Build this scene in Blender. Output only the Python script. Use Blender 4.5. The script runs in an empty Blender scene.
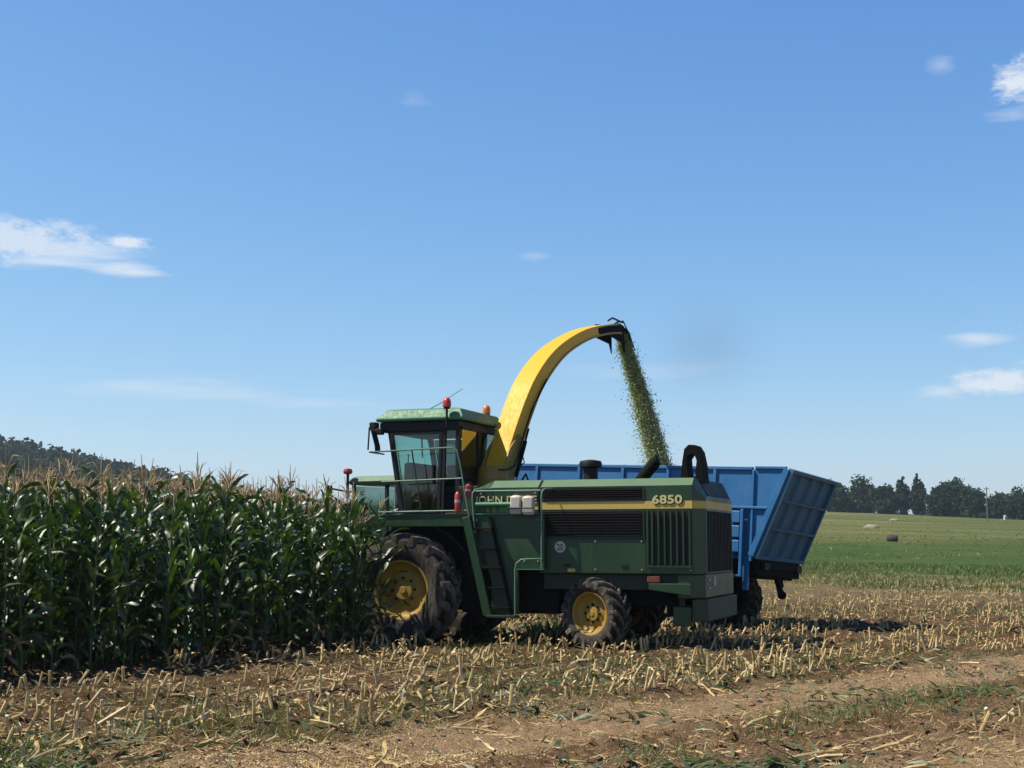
import bpy, math, random
import numpy as np
from mathutils import Vector, Matrix
R = math.radians
rng = np.random.default_rng(7)
random.seed(7)
S = bpy.context.scene
COL = S.collection

# ------------------------------------------------------------------ camera
cam_d = bpy.data.cameras.new('camera'); cam = bpy.data.objects.new('camera', cam_d); COL.objects.link(cam)
cam_d.sensor_width = 36.0; cam_d.lens = 1400.0/1024.0*36.0
cam_d.clip_start = 0.1; cam_d.clip_end = 9000
cam.location = (0, 0, 1.6); cam.rotation_euler = (R(90)+math.atan(159/1400), 0, 0)
S.camera = cam
S.render.resolution_x = 1024; S.render.resolution_y = 768

# ------------------------------------------------------------------ sun, sky, exposure
SUN = Vector((-0.67, -0.03, 1.0)).normalized()
sl = bpy.data.lights.new('sun', 'SUN'); sl.energy = 5.0; sl.angle = R(0.5); sl.color = (1.0, 0.93, 0.81)
so = bpy.data.objects.new('sun', sl); COL.objects.link(so)
so.rotation_euler = SUN.to_track_quat('Z', 'Y').to_euler()
W = bpy.data.worlds.new('World'); S.world = W; W.use_nodes = True
wt = W.node_tree; wt.nodes.clear()
def N(t, ty, **kw):
    n = t.nodes.new(ty)
    for k, v in kw.items():
        if k.startswith('i_'):
            key = k[2:]; key = int(key) if key.isdigit() else key
            n.inputs[key].default_value = v
        else: setattr(n, k, v)
    return n
def Mth(t, op, a, b=None, c=None, clamp=False):
    n = t.nodes.new('ShaderNodeMath'); n.operation = op; n.use_clamp = clamp
    for i, x in enumerate((a, b, c)):
        if x is None: continue
        if isinstance(x, (int, float)): n.inputs[i].default_value = x
        else: t.links.new(x, n.inputs[i])
    return n.outputs[0]
sky = N(wt, 'ShaderNodeTexSky'); sky.sky_type = 'NISHITA'; sky.sun_disc = False
sky.sun_elevation = math.asin(SUN.z); sky.sun_rotation = math.atan2(SUN.x, SUN.y)
sky.altitude = 400; sky.air_density = 1.0; sky.dust_density = 0.6; sky.ozone_density = 2.2
bg = N(wt, 'ShaderNodeBackground'); bg.inputs['Strength'].default_value = 0.15
wo = N(wt, 'ShaderNodeOutputWorld')
tc = N(wt, 'ShaderNodeTexCoord')
# clouds: wisps and small cumulus at fixed compass directions on the sky
sep = N(wt, 'ShaderNodeSeparateXYZ'); wt.links.new(tc.outputs['Generated'], sep.inputs[0])
az = Mth(wt, 'ARCTAN2', sep.outputs[0], sep.outputs[1])
el = Mth(wt, 'ARCSINE', sep.outputs[2])
comb = N(wt, 'ShaderNodeCombineXYZ'); wt.links.new(az, comb.inputs[0]); wt.links.new(Mth(wt, 'MULTIPLY', el, 2.0), comb.inputs[1])
nz = N(wt, 'ShaderNodeTexNoise'); nz.inputs['Scale'].default_value = 55; nz.inputs['Detail'].default_value = 9; nz.inputs['Roughness'].default_value = 0.68
wt.links.new(comb.outputs[0], nz.inputs['Vector'])
comb2 = N(wt, 'ShaderNodeCombineXYZ'); wt.links.new(az, comb2.inputs[0]); wt.links.new(Mth(wt, 'MULTIPLY', el, 7.0), comb2.inputs[1])
nz2 = N(wt, 'ShaderNodeTexNoise'); nz2.inputs['Scale'].default_value = 16; nz2.inputs['Detail'].default_value = 7; nz2.inputs['Roughness'].default_value = 0.55
wt.links.new(comb2.outputs[0], nz2.inputs['Vector'])
# azimuth, elevation, half width, half height (degrees), density, threshold, wispy
CLOUDS = [(-20.0, 11.6, 6.0, 1.5, .66, .26, 0), (-18.2, 11.2, 4.6, 1.0, .66, .22, 1), (-16.0, 10.8, 3.2, .6, .85, .30, 1), (-15.6, 11.8, 1.5, .6, .8, .34, 0),
          (20.9, 17.6, 2.4, 1.4, .85, .26, 0), (17.6, 18.5, 1.0, .55, .28, .34, 1), (20.3, 16.4, 1.8, .5, .35, .34, 1),
          (19.6, 6.2, 3.6, .85, .8, .26, 0), (21.0, 6.5, 1.8, 1.1, .9, .22, 0), (17.2, 5.9, 2.2, .5, .8, .30, 1), (18.6, 7.9, 2.4, .45, .6, .30, 1),
          (-13.5, 6.1, 7.5, .7, .34, .30, 1), (-8, 5.6, 6, .4, .2, .3, 1), (0.9, 11.7, 1.1, .32, .2, .34, 1), (-4.2, 17.9, 1.2, .6, .16, .34, 1), (5.5, 7.0, 5.0, .6, .22, .38, 1)]
dens = None
for a, e, w, h, d, th, wisp in CLOUDS:
    da = Mth(wt, 'DIVIDE', Mth(wt, 'SUBTRACT', az, R(a)), R(w)); de = Mth(wt, 'DIVIDE', Mth(wt, 'SUBTRACT', el, R(e)), R(h))
    r2 = Mth(wt, 'ADD', Mth(wt, 'MULTIPLY', da, da), Mth(wt, 'MULTIPLY', de, de))
    m = Mth(wt, 'SUBTRACT', 1.0, Mth(wt, 'SQRT', r2), clamp=True)
    src = nz2.outputs[0] if wisp else nz.outputs[0]
    k = Mth(wt, 'MULTIPLY_ADD', Mth(wt, 'SUBTRACT', src, 0.5), 2.4 if wisp else 2.7, Mth(wt, 'MULTIPLY_ADD', m, 1.35, -.30-th*.35))
    k = Mth(wt, 'MULTIPLY', k, 1.1 if wisp else 1.5, clamp=True)
    k = Mth(wt, 'MULTIPLY', Mth(wt, 'MULTIPLY', k, d), Mth(wt, 'MULTIPLY', m, 2.2, clamp=True))
    dens = k if dens is None else Mth(wt, 'MAXIMUM', dens, k)
mixc = N(wt, 'ShaderNodeMix'); mixc.data_type = 'RGBA'
wt.links.new(Mth(wt, 'MINIMUM', dens, 0.93), mixc.inputs['Factor'])
# the camera's response to the sky: softer from zenith to horizon, then dimmed above the view to cut fill light
g1 = N(wt, 'ShaderNodeVectorMath', operation='SCALE'); g1.inputs['Scale'].default_value = .15; wt.links.new(sky.outputs[0], g1.inputs[0])
gs = N(wt, 'ShaderNodeSeparateXYZ'); wt.links.new(g1.outputs[0], gs.inputs[0]); g3 = N(wt, 'ShaderNodeCombineXYZ')
for i_, (pw, kk) in enumerate(((1.20, .845), (.93, .862), (.56, .945))): wt.links.new(Mth(wt, 'MULTIPLY', Mth(wt, 'POWER', gs.outputs[i_], pw), kk/.15/1.464), g3.inputs[i_])
over = Mth(wt, 'SUBTRACT', 1.0, Mth(wt, 'MULTIPLY', Mth(wt, 'SUBTRACT', el, R(24)), .95, clamp=True))
g4 = N(wt, 'ShaderNodeVectorMath', operation='SCALE'); wt.links.new(g3.outputs[0], g4.inputs[0]); wt.links.new(over, g4.inputs['Scale'])
wt.links.new(g4.outputs[0], mixc.inputs['A']); mixc.inputs['B'].default_value = (3.9, 4.1, 4.35, 1)
wt.links.new(mixc.outputs['Result'], bg.inputs['Color']); wt.links.new(bg.outputs[0], wo.inputs[0])
S.view_settings.view_transform = 'Standard'; S.view_settings.look = 'None'
S.view_settings.gamma = 1.0; S.view_settings.use_curve_mapping = False
S.view_settings.exposure = 0.55
S.cycles.max_bounces = 6; S.cycles.transparent_max_bounces = 24; S.cycles.transmission_bounces = 4

# ------------------------------------------------------------------ helpers
class MB:
    """collects faces for ONE mesh"""
    def __init__(s): s.v = []; s.f = []; s.m = []
    def add(s, vs, fs, mi=0):
        o = len(s.v); s.v += [tuple(map(float, v)) for v in vs]
        s.f += [tuple(i+o for i in f) for f in fs]; s.m += [mi]*len(fs); return s
    def box(s, x0, x1, y0, y1, z0, z1, mi=0):
        vs = [(x, y, z) for x in (x0, x1) for y in (y0, y1) for z in (z0, z1)]
        return s.add(vs, [(0,1,3,2), (4,6,7,5), (0,4,5,1), (2,3,7,6), (0,2,6,4), (1,5,7,3)], mi)
    def bar(s, p, q, w, h, mi=0, upv=(0,0,1)):
        p = Vector(p); q = Vector(q); d = (q-p).normalized(); u = Vector(upv)
        if abs(d.dot(u)) > .98: u = Vector((1,0,0))
        a = d.cross(u).normalized()*w/2; b = a.cross(d).normalized()*h/2
        vs = [c+sa*a+sb*b for c in (p, q) for sa, sb in ((-1,-1),(1,-1),(1,1),(-1,1))]
        return s.add(vs, [(0,1,2,3), (7,6,5,4), (0,4,5,1), (1,5,6,2), (2,6,7,3), (3,7,4,0)], mi)
    def prism(s, poly, axis, a0, a1, mi=0):
        n = len(poly)
        def P(p, a):
            return (a, p[0], p[1]) if axis == 'x' else (p[0], a, p[1]) if axis == 'y' else (p[0], p[1], a)
        vs = [P(p, a0) for p in poly]+[P(p, a1) for p in poly]
        return s.add(vs, [tuple(range(n))[::-1], tuple(range(n, 2*n))]+[(i, (i+1) % n, n+(i+1) % n, n+i) for i in range(n)], mi)
    def rings(s, rings, mi=0, caps=True):
        n = len(rings[0]); vs = [p for r in rings for p in r]; fs = []
        for k in range(len(rings)-1):
            for i in range(n):
                j = (i+1) % n; fs.append((k*n+i, k*n+j, (k+1)*n+j, (k+1)*n+i))
        if caps: fs += [tuple(range(n))[::-1], tuple(range((len(rings)-1)*n, len(rings)*n))]
        return s.add(vs, fs, mi)
    def tube(s, pts, r, n=8, mi=0):
        pts = [Vector(p) for p in pts]; rs = r if isinstance(r, (list, tuple)) else [r]*len(pts)
        rings = []; prev = None
        for i, p in enumerate(pts):
            d = (pts[min(i+1, len(pts)-1)]-pts[max(i-1, 0)]).normalized()
            u = prev if prev is not None else (Vector((0,0,1)) if abs(d.z) < .9 else Vector((1,0,0)))
            a = d.cross(u).normalized(); b = a.cross(d).normalized(); prev = b
            rings.append([p+(a*math.cos(t)+b*math.sin(t))*rs[i] for t in [2*math.pi*k/n for k in range(n)]])
        return s.rings(rings, mi)
    def lathe(s, prof, org, axis='y', n=32, mi=0, caps=True):
        """prof: (radius, offset along axis)"""
        rings = []
        for r, h in prof:
            ring = []
            for k in range(n):
                t = 2*math.pi*k/n; c, d = r*math.cos(t), r*math.sin(t)
                o = (c, h, d) if axis == 'y' else (c, d, h) if axis == 'z' else (h, c, d)
                ring.append((org[0]+o[0], org[1]+o[1], org[2]+o[2]))
            rings.append(ring)
        return s.rings(rings, mi, caps)
    def build(s, name, mat, parent=None, bevel=0, smooth=None, loc=None, rot=None):
        me = bpy.data.meshes.new(name); me.from_pydata(s.v, [], s.f)
        mats = mat if isinstance(mat, (list, tuple)) else [mat]
        for m in mats: me.materials.append(m)
        if len(mats) > 1: me.polygons.foreach_set('material_index', s.m)
        import bmesh
        bm = bmesh.new(); bm.from_mesh(me); bmesh.ops.recalc_face_normals(bm, faces=bm.faces); bm.to_mesh(me); bm.free()
        if smooth is not None:
            me.polygons.foreach_set('use_smooth', [True]*len(me.polygons)); me.set_sharp_from_angle(angle=R(smooth))
        me.update()
        o = bpy.data.objects.new(name, me); COL.objects.link(o)
        if parent is not None: o.parent = parent
        if loc is not None: o.location = loc
        if rot is not None: o.rotation_euler = rot
        if bevel:
            b = o.modifiers.new('bevel', 'BEVEL'); b.width = bevel; b.segments = 2; b.limit_method = 'ANGLE'; b.angle_limit = R(40)
        return o
def np_mesh(name, verts, quads, mats, mi=None, smooth=False):
    me = bpy.data.meshes.new(name); verts = np.asarray(verts, np.float32); quads = np.asarray(quads, np.int32)
    k = quads.shape[1]
    me.vertices.add(len(verts)); me.vertices.foreach_set('co', verts.ravel())
    me.loops.add(quads.size); me.loops.foreach_set('vertex_index', quads.ravel())
    me.polygons.add(len(quads)); me.polygons.foreach_set('loop_start', np.arange(0, quads.size, k, dtype=np.int32))
    for m in (mats if isinstance(mats, (list, tuple)) else [mats]): me.materials.append(m)
    if mi is not None: me.polygons.foreach_set('material_index', np.asarray(mi, np.int32))
    if smooth: me.polygons.foreach_set('use_smooth', np.ones(len(quads), bool))
    me.update(calc_edges=True); me.validate()
    return me
def link(name, me, parent=None):
    o = bpy.data.objects.new(name, me); COL.objects.link(o)
    if parent is not None: o.parent = parent
    return o
def empty(name, loc=(0,0,0), rot=(0,0,0), parent=None):
    o = bpy.data.objects.new(name, None); o.empty_display_size = .2; COL.objects.link(o)
    o.location = loc; o.rotation_euler = rot
    if parent is not None: o.parent = parent
    return o
def tag(o, label=None, cat=None, group=None, kind=None):
    if label: o['label'] = label
    if cat: o['category'] = cat
    if group: o['group'] = group
    if kind: o['kind'] = kind
    return o

# ------------------------------------------------------------------ materials
def new_mat(name):
    m = bpy.data.materials.new(name); m.use_nodes = True; t = m.node_tree; t.nodes.clear()
    out = N(t, 'ShaderNodeOutputMaterial'); return m, t, out
ALB = .80        # all base colours below were measured against a brighter exposure
def ramp(t, fac, stops):
    r = t.nodes.new('ShaderNodeValToRGB'); e = r.color_ramp.elements
    while len(e) > 1: e.remove(e[0])
    for i, (p, c) in enumerate(stops):
        x = e[0] if i == 0 else e.new(p)
        x.position = p; x.color = (c[0]*ALB, c[1]*ALB, c[2]*ALB, 1)
    t.links.new(fac, r.inputs[0]); return r.outputs[0]
def noise(t, vec, scale, detail=6, rough=.6, out=0):
    n = N(t, 'ShaderNodeTexNoise'); n.inputs['Scale'].default_value = scale; n.inputs['Detail'].default_value = detail; n.inputs['Roughness'].default_value = rough
    if vec is not None: t.links.new(vec, n.inputs['Vector'])
    return n.outputs[out]
def mixrgb(t, fac, a, b, mode='MIX'):
    n = t.nodes.new('ShaderNodeMix'); n.data_type = 'RGBA'; n.blend_type = mode
    for key, x in (('Factor', fac), ('A', a), ('B', b)):
        s_ = n.inputs[key] if key == 'Factor' else [i for i in n.inputs if i.name == key and i.type == 'RGBA'][0]
        if isinstance(x, (int, float)): s_.default_value = x
        elif isinstance(x, tuple): s_.default_value = (*x, 1) if len(x) == 3 else x
        else: t.links.new(x, s_)
    return [o for o in n.outputs if o.type == 'RGBA'][0]
def bump(t, h, strength=.3, dist=.01):
    b = N(t, 'ShaderNodeBump'); b.inputs['Strength'].default_value = strength; b.inputs['Distance'].default_value = dist
    t.links.new(h, b.inputs['Height']); return b.outputs[0]
def paint(name, col, rough=.42, dirt=(.16,.12,.075), dirt_amt=.35, var=.16, spec=.5, metallic=0, grime=7.0):
    """worn machine paint: dust in blotches and streaks, uneven gloss"""
    col = tuple(c*ALB for c in col); dirt = tuple(c*ALB for c in dirt)
    m, t, out = new_mat(name)
    p = N(t, 'ShaderNodeBsdfPrincipled'); t.links.new(p.outputs[0], out.inputs[0])
    tcn = N(t, 'ShaderNodeTexCoord'); v = tcn.outputs['Object']
    n1 = noise(t, v, 1.7, 7, .65); n2 = noise(t, v, grime*4, 5, .7)
    mp = N(t, 'ShaderNodeMapping'); mp.inputs['Scale'].default_value = (9, 9, .8); t.links.new(v, mp.inputs[0])
    n3 = noise(t, mp.outputs[0], 2.2, 5, .6)
    s_ = Mth(t, 'MULTIPLY', Mth(t, 'ADD', Mth(t, 'ADD', n1, n2), n3), .3333)
    d = Mth(t, 'MULTIPLY', Mth(t, 'SUBTRACT', s_, .44), 5.0, clamp=True)
    base = mixrgb(t, n1, tuple(c*(1-var) for c in col), tuple(min(1, c*(1+var)) for c in col))
    c = mixrgb(t, Mth(t, 'MULTIPLY', d, dirt_amt), base, dirt)
    t.links.new(c, p.inputs['Base Color'])
    t.links.new(Mth(t, 'MULTIPLY_ADD', d, .3, rough), p.inputs['Roughness'])
    p.inputs['Metallic'].default_value = metallic; p.inputs['Specular IOR Level'].default_value = spec
    t.links.new(bump(t, Mth(t, 'ADD', n1, Mth(t, 'MULTIPLY', n2, .15)), .05, .02), p.inputs['Normal'])
    return m
M = {}
M['green'] = paint('green paint', (.007, .045, .010), .34, dirt=(.08,.085,.045), dirt_amt=.25)
M['green_pale'] = paint('pale sunlit green paint', (.058, .205, .098), .5, dirt=(.10,.2,.12), dirt_amt=.15, var=.06)  # paler copy of the green: sunlight on roof and edges put into colour
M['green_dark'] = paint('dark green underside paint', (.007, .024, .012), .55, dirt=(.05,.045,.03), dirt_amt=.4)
M['yellow'] = paint('yellow paint', (.80, .445, .022), .5, dirt=(.62,.36,.03), dirt_amt=.12, spec=.3, var=.03)
M['hood_pale'] = paint('pale sunlit hood paint', (.085, .175, .085), .5, dirt=(.16,.16,.09), dirt_amt=.25)  # sunlit brightness of upward faces put into a paler green
M['red_dull'] = paint('dull red marker', (.20, .028, .022), .5, dirt_amt=.3)
M['stripe'] = paint('cream yellow stripe', (.66, .47, .10), .45, dirt_amt=.2)
M['rim'] = paint('yellow rim paint', (.40, .245, .028), .5, dirt=(.14,.10,.05), dirt_amt=.45)
M['black'] = paint('black plastic', (.007, .007, .008), .55, dirt=(.04,.035,.03), dirt_amt=.25, spec=.3)
M['dark'] = paint('dark dirty steel', (.006, .006, .006), .8, dirt=(.03,.025,.02), dirt_amt=.4, spec=.12)
M['steel'] = paint('bare steel', (.32, .32, .30), .42, dirt_amt=.25, metallic=.7)
M['rail'] = paint('pale green rail tube', (.13, .24, .16), .4, dirt_amt=.25)
M['blue'] = paint('blue trailer paint', (.012, .155, .385), .45, dirt=(.09,.17,.26), dirt_amt=.35)
M['blue_gate'] = paint('grey blue tailgate paint', (.028, .150, .250), .55, dirt=(.09,.11,.12), dirt_amt=.4)
M['rubber'] = paint('dusty rubber', (.022, .020, .018), .85, dirt=(.24,.20,.15), dirt_amt=.6, spec=.25)
M['tread'] = paint('dusty sunlit tread lugs', (.05, .044, .037), .9, dirt=(.36,.31,.24), dirt_amt=.75, spec=.15)  # dust on the lugs, with sunlight on their tips painted in
M['white'] = paint('white plastic', (.62, .58, .48), .45, dirt_amt=.35)
M['red'] = paint('red paint', (.42, .03, .025), .35, dirt_amt=.15)
M['red_lens'] = paint('red lens', (.55, .045, .03), .2, dirt_amt=.05)
M['amber'] = paint('amber lens', (.75, .20, .02), .2, dirt_amt=.05)
M['letter'] = paint('cream lettering', (.66, .60, .28), .5, dirt_amt=.1)
M['grey'] = paint('grey decal', (.42, .42, .40), .5, dirt_amt=.2)
M['galv'] = paint('weathered olive panel', (.026, .044, .018), .6, dirt_amt=.4)
M['seat'] = paint('seat cloth', (.02, .02, .022), .9, dirt_amt=.1)
def glass_mat(name, tint, mixr=.10):
    m, t, out = new_mat(name)
    tr = N(t, 'ShaderNodeBsdfTransparent'); tr.inputs[0].default_value = (*tint, 1)
    gl = N(t, 'ShaderNodeBsdfGlossy'); gl.inputs['Roughness'].default_value = .03; gl.inputs[0].default_value = (.9, .95, .93, 1)
    lw = N(t, 'ShaderNodeLayerWeight'); fr = Mth(t, 'MULTIPLY_ADD', Mth(t, 'POWER', lw.outputs['Facing'], 4.0), .7, .04)
    mx = N(t, 'ShaderNodeMixShader'); t.links.new(Mth(t, 'ADD', fr, mixr*.3, clamp=True), mx.inputs[0])
    t.links.new(tr.outputs[0], mx.inputs[1]); t.links.new(gl.outputs[0], mx.inputs[2]); t.links.new(mx.outputs[0], out.inputs[0])
    return m
M['glass'] = glass_mat('tinted cab glass', (.46, .70, .63))
M['glass_tractor'] = glass_mat('tinted tractor glass', (.42, .56, .52))
M['glass_dark'] = glass_mat('smoked cab glass', (.045, .06, .055), .3)
def leafy(name, stops, rough=.4, trans=.25, scale=3.0, spec=.5, tcol=None, coord='pos', detail=3):
    """leaf shader: colour varies by place, some light passes through"""
    m, t, out = new_mat(name)
    g = N(t, 'ShaderNodeNewGeometry')
    n1 = noise(t, g.outputs['Position'], scale, detail, .6)
    wn = N(t, 'ShaderNodeTexWhiteNoise') 
    c = ramp(t, n1, stops)
    p = N(t, 'ShaderNodeBsdfPrincipled'); t.links.new(c, p.inputs['Base Color'])
    p.inputs['Roughness'].default_value = rough; p.inputs['Specular IOR Level'].default_value = spec
    if trans > 0:
        tl = N(t, 'ShaderNodeBsdfTranslucent')
        hs = N(t, 'ShaderNodeHueSaturation'); hs.inputs['Value'].default_value = 1.6; hs.inputs['Saturation'].default_value = 1.15; t.links.new(c, hs.inputs['Color'])
        t.links.new(hs.outputs[0], tl.inputs[0])
        mx = N(t, 'ShaderNodeMixShader'); mx.inputs[0].default_value = trans
        t.links.new(p.outputs[0], mx.inputs[1]); t.links.new(tl.outputs[0], mx.inputs[2]); t.links.new(mx.outputs[0], out.inputs[0])
    else: t.links.new(p.outputs[0], out.inputs[0])
    return m
M['maize_leaf'] = leafy('maize leaf', [(.28, (.017, .043, .008)), (.5, (.033, .078, .013)), (.64, (.070, .122, .021)), (.78, (.15, .16, .036))], .44, .24, 4.5, .85)
M['maize_stalk'] = leafy('maize stalk', [(.35, (.04, .065, .02)), (.6, (.08, .095, .035)), (.8, (.12, .105, .045))], .5, 0, 4)
M['maize_dry'] = leafy('dry maize leaf', [(.35, (.20, .15, .07)), (.7, (.36, .28, .14))], .6, .2, 4)
M['tassel'] = leafy('maize tassel', [(.3, (.42, .29, .14)), (.7, (.68, .52, .29))], .7, .2, 5)
M['husk'] = leafy('maize husk', [(.3, (.07, .12, .03)), (.7, (.18, .22, .07))], .5, .1, 4)
M['stub'] = leafy('cut stalk', [(.3, (.29, .19, .080)), (.5, (.56, .40, .175)), (.75, (.80, .62, .33))], .6, 0, 6)
M['stub_tip'] = leafy('cut stalk pith', [(.3, (.62, .54, .36)), (.7, (.75, .68, .48))], .7, 0, 9)
M['straw'] = leafy('straw litter', [(.3, (.23, .15, .066)), (.5, (.52, .375, .165)), (.72, (.80, .63, .34))], .65, .12, 5, .3, detail=5)
M['grass'] = leafy('grass blades', [(.3, (.052, .088, .012)), (.55, (.095, .135, .022)), (.75, (.20, .195, .060))], .5, .25, 1.5)
M['wilt'] = leafy('wilted green leaves', [(.3, (.05, .085, .03)), (.7, (.14, .165, .07))], .5, .2, 4)
M['chaff'] = leafy('chopped maize flakes', [(.3, (.085, .115, .045)), (.55, (.17, .20, .085)), (.75, (.42, .40, .20))], .6, .15, 9, .3)
M['bark'] = leafy('bark', [(.3, (.05, .038, .028)), (.7, (.12, .095, .07))], .8, 0, 3)
M['crown_a'] = leafy('tree foliage', [(.3, (.026, .046, .020)), (.5, (.040, .068, .027)), (.72, (.066, .098, .040))], .9, .15, .35, .15)
M['crown_b'] = leafy('poplar foliage', [(.3, (.022, .042, .018)), (.7, (.046, .074, .030))], .9, .15, .4, .15)
M['hill_wood'] = leafy('wooded hill foliage', [(.3, (.020, .038, .017)), (.7, (.040, .064, .027))], .95, .1, .03, .1)

# ------------------------------------------------------------------ the ground
def _hash(ix, iy, seed):
    h = (ix.astype(np.int64)*374761393+iy.astype(np.int64)*668265263+seed*982451653) & 0x7fffffff
    h = ((h ^ (h >> 13))*1274126177) & 0x7fffffff
    return ((h ^ (h >> 16)) & 0xffff)/65535.0
def vnoise(x, y, seed=0):
    ix = np.floor(x); iy = np.floor(y); fx = x-ix; fy = y-iy
    fx = fx*fx*(3-2*fx); fy = fy*fy*(3-2*fy)
    a = _hash(ix, iy, seed); b = _hash(ix+1, iy, seed); c = _hash(ix, iy+1, seed); d = _hash(ix+1, iy+1, seed)
    return a+(b-a)*fx+(c-a)*fy+(a-b-c+d)*fx*fy
def fbm(x, y, sc, oct_=4, seed=0, gain=.5):
    r = 0; a = 1; tot = 0
    for k in range(oct_):
        r = r+a*vnoise(x*sc+13.7*k, y*sc-7.1*k, seed+k); tot += a; a *= gain; sc *= 2.03
    return r/tot
def sstep(a, b, x):
    t = np.clip((x-a)/(b-a), 0, 1); return t*t*(3-2*t)
EDGE0 = np.array([-5.9, 16.0]); ROWD = np.array([.546, .838]); ROWN = np.array([-.838, .546])
MO = np.array([-1.15, 23.41]); MR = np.array([.9397, -.3420]); MN = np.array([-.3420, -.9397])
def row_q(x, y): return x*.712-y*.702
def terrain(x, y):
    """gentle field; rises behind the maize, to a meadow crest on the right and a wooded hill on the left"""
    x = np.asarray(x, float); y = np.asarray(y, float)
    t = (x-EDGE0[0])*ROWN[0]+(y-EDGE0[1])*ROWN[1]
    z = .035*np.clip(t-.8, 0, 28)*sstep(.5, 4, t)
    d = np.hypot(x, y); ang = np.degrees(np.arctan2(x, np.maximum(y, 1e-3)))
    # meadow to the right and behind
    slope = .0345*np.clip(1-(ang-12.5)/60, .35, 1.15)
    slope = np.where(ang > 12.5, .0345-(ang-12.5)*.00105, .0345); slope = np.clip(slope, .012, .036)
    dd = np.clip(d-92, 0, 300); far = slope*dd*sstep(0, 60, dd)*(.25+.75*sstep(-4, 4, ang))

    far = far-np.clip(d-395, 0, 2000)*.012
    # wooded hill
    hh = np.interp(ang, [-70, -45, -30, -20, -14.8, -10.6, -7, -3, 8], [66, 58, 46, 33.5, 23.0, 13.0, 5, 1, 0])
    hill = hh*sstep(240, 600, d)*(1-.6*sstep(600, 1500, d))
    z = z*(1-sstep(60, 120, d))+np.where(y > 0, far+hill, 0)*sstep(0, 40, y)
    return z
def soil(x, y):
    """clods, plough crumbs and wheel ruts of the stubble field"""
    q = row_q(x, y)
    h = (fbm(x, y, 1.1, 3, 3)-.5)*.12+(fbm(x, y, 4.5, 3, 11)-.5)*.11
    c = fbm(x, y, 11.0, 2, 21); h = h+np.clip(c-.52, 0, 1)*.20
    rows = np.cos((q+9.65)/.75*2*np.pi)*.022*sstep(-8.9, -9.4, q)
    rut = -.05*np.exp(-((q+8.2)/.28)**2)-.045*np.exp(-((q+5.0)/.35)**2)+.035*np.exp(-((q+7.0)/.5)**2)
    calm = 1-.45*np.exp(-((q+8.3)/.8)**2)-.4*sstep(-5.8, -5.2, q)
    return h*calm+rows+rut
def gz(x, y):
    x = np.asarray(x, float); y = np.asarray(y, float)
    near = (1-sstep(34, 60, np.hypot(x, y)))
    return terrain(x, y)+soil(x, y)*near
def axis(dense0, dense1, step, lo, hi, g=1.09):
    a = list(np.arange(dense0, dense1+1e-6, step)); s_ = step; v = a[-1]
    while v < hi: s_ *= g; v += s_; a.append(v)
    s_ = step; v = a[0]; b = []
    while v > lo: s_ *= g; v -= s_; b.append(v)
    return np.array(b[::-1]+a)
xs = axis(-8.5, 13.0, .055, -3800, 3800); ys = axis(8.5, 31.0, .055, -400, 5200, 1.05)
GX, GY = np.meshgrid(xs, ys)
GZ = gz(GX, GY)
nx, ny = len(xs), len(ys)
idx = np.arange(nx*ny).reshape(ny, nx)
quads = np.stack([idx[:-1, :-1], idx[:-1, 1:], idx[1:, 1:], idx[1:, :-1]], -1).reshape(-1, 4)

m, t, out = new_mat('field soil and meadow'); M['ground'] = m
p = N(t, 'ShaderNodeBsdfPrincipled'); t.links.new(p.outputs[0], out.inputs[0]); p.inputs['Roughness'].default_value = .9; p.inputs['Specular IOR Level'].default_value = .15
g = N(t, 'ShaderNodeNewGeometry'); pos = g.outputs['Position']
sp = N(t, 'ShaderNodeSeparateXYZ'); t.links.new(pos, sp.inputs[0]); X, Y = sp.outputs[0], sp.outputs[1]
nb = noise(t, pos, .55, 5, .6); nm = noise(t, pos, 3.2, 6, .65); nf = noise(t, pos, 26, 5, .7); nff = noise(t, pos, 75, 3, .7)
q = Mth(t, 'SUBTRACT', Mth(t, 'MULTIPLY', X, .712), Mth(t, 'MULTIPLY', Y, .702))
q = Mth(t, 'ADD', q, Mth(t, 'MULTIPLY_ADD', nm, .9, -.45))
soilc = ramp(t, nm, [(.30, (.13, .072, .036)), (.5, (.275, .165, .085)), (.70, (.46, .30, .16))])
soilc = mixrgb(t, Mth(t, 'MULTIPLY', Mth(t, 'SUBTRACT', nf, .42), 4, clamp=True), mixrgb(t, .6, soilc, tuple(k_*ALB for k_ in (.10, .058, .032))), soilc)
# damper, darker soil among the stubble rows
soilc = mixrgb(t, Mth(t, 'MULTIPLY', Mth(t, 'SUBTRACT', -9.0, q), .6, clamp=True), soilc, mixrgb(t, 1.0, soilc, (.66, .64, .60), 'MULTIPLY'))
# dry dusty wheel strips
def band(c, w):
    a_ = Mth(t, 'DIVIDE', Mth(t, 'SUBTRACT', q, c), w); return Mth(t, 'SUBTRACT', 1.0, Mth(t, 'MULTIPLY', a_, a_), clamp=True)
dry = Mth(t, 'MAXIMUM', band(-8.35, .95), Mth(t, 'MULTIPLY', Mth(t, 'SUBTRACT', q, -5.9), 1.4, clamp=True))
soilc = mixrgb(t, Mth(t, 'MULTIPLY', dry, .75), soilc, ramp(t, nf, [(.3, (.32, .205, .11)), (.7, (.60, .415, .235))]))
# straw crumbs
cr = Mth(t, 'MULTIPLY', Mth(t, 'SUBTRACT', Mth(t, 'ADD', Mth(t, 'MULTIPLY', nff, .7), Mth(t, 'MULTIPLY', nb, .45)), .63), 9, clamp=True)
soilc = mixrgb(t, Mth(t, 'MULTIPLY', cr, .75), soilc, tuple(k_*ALB for k_ in (.75, .58, .32)))
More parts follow.
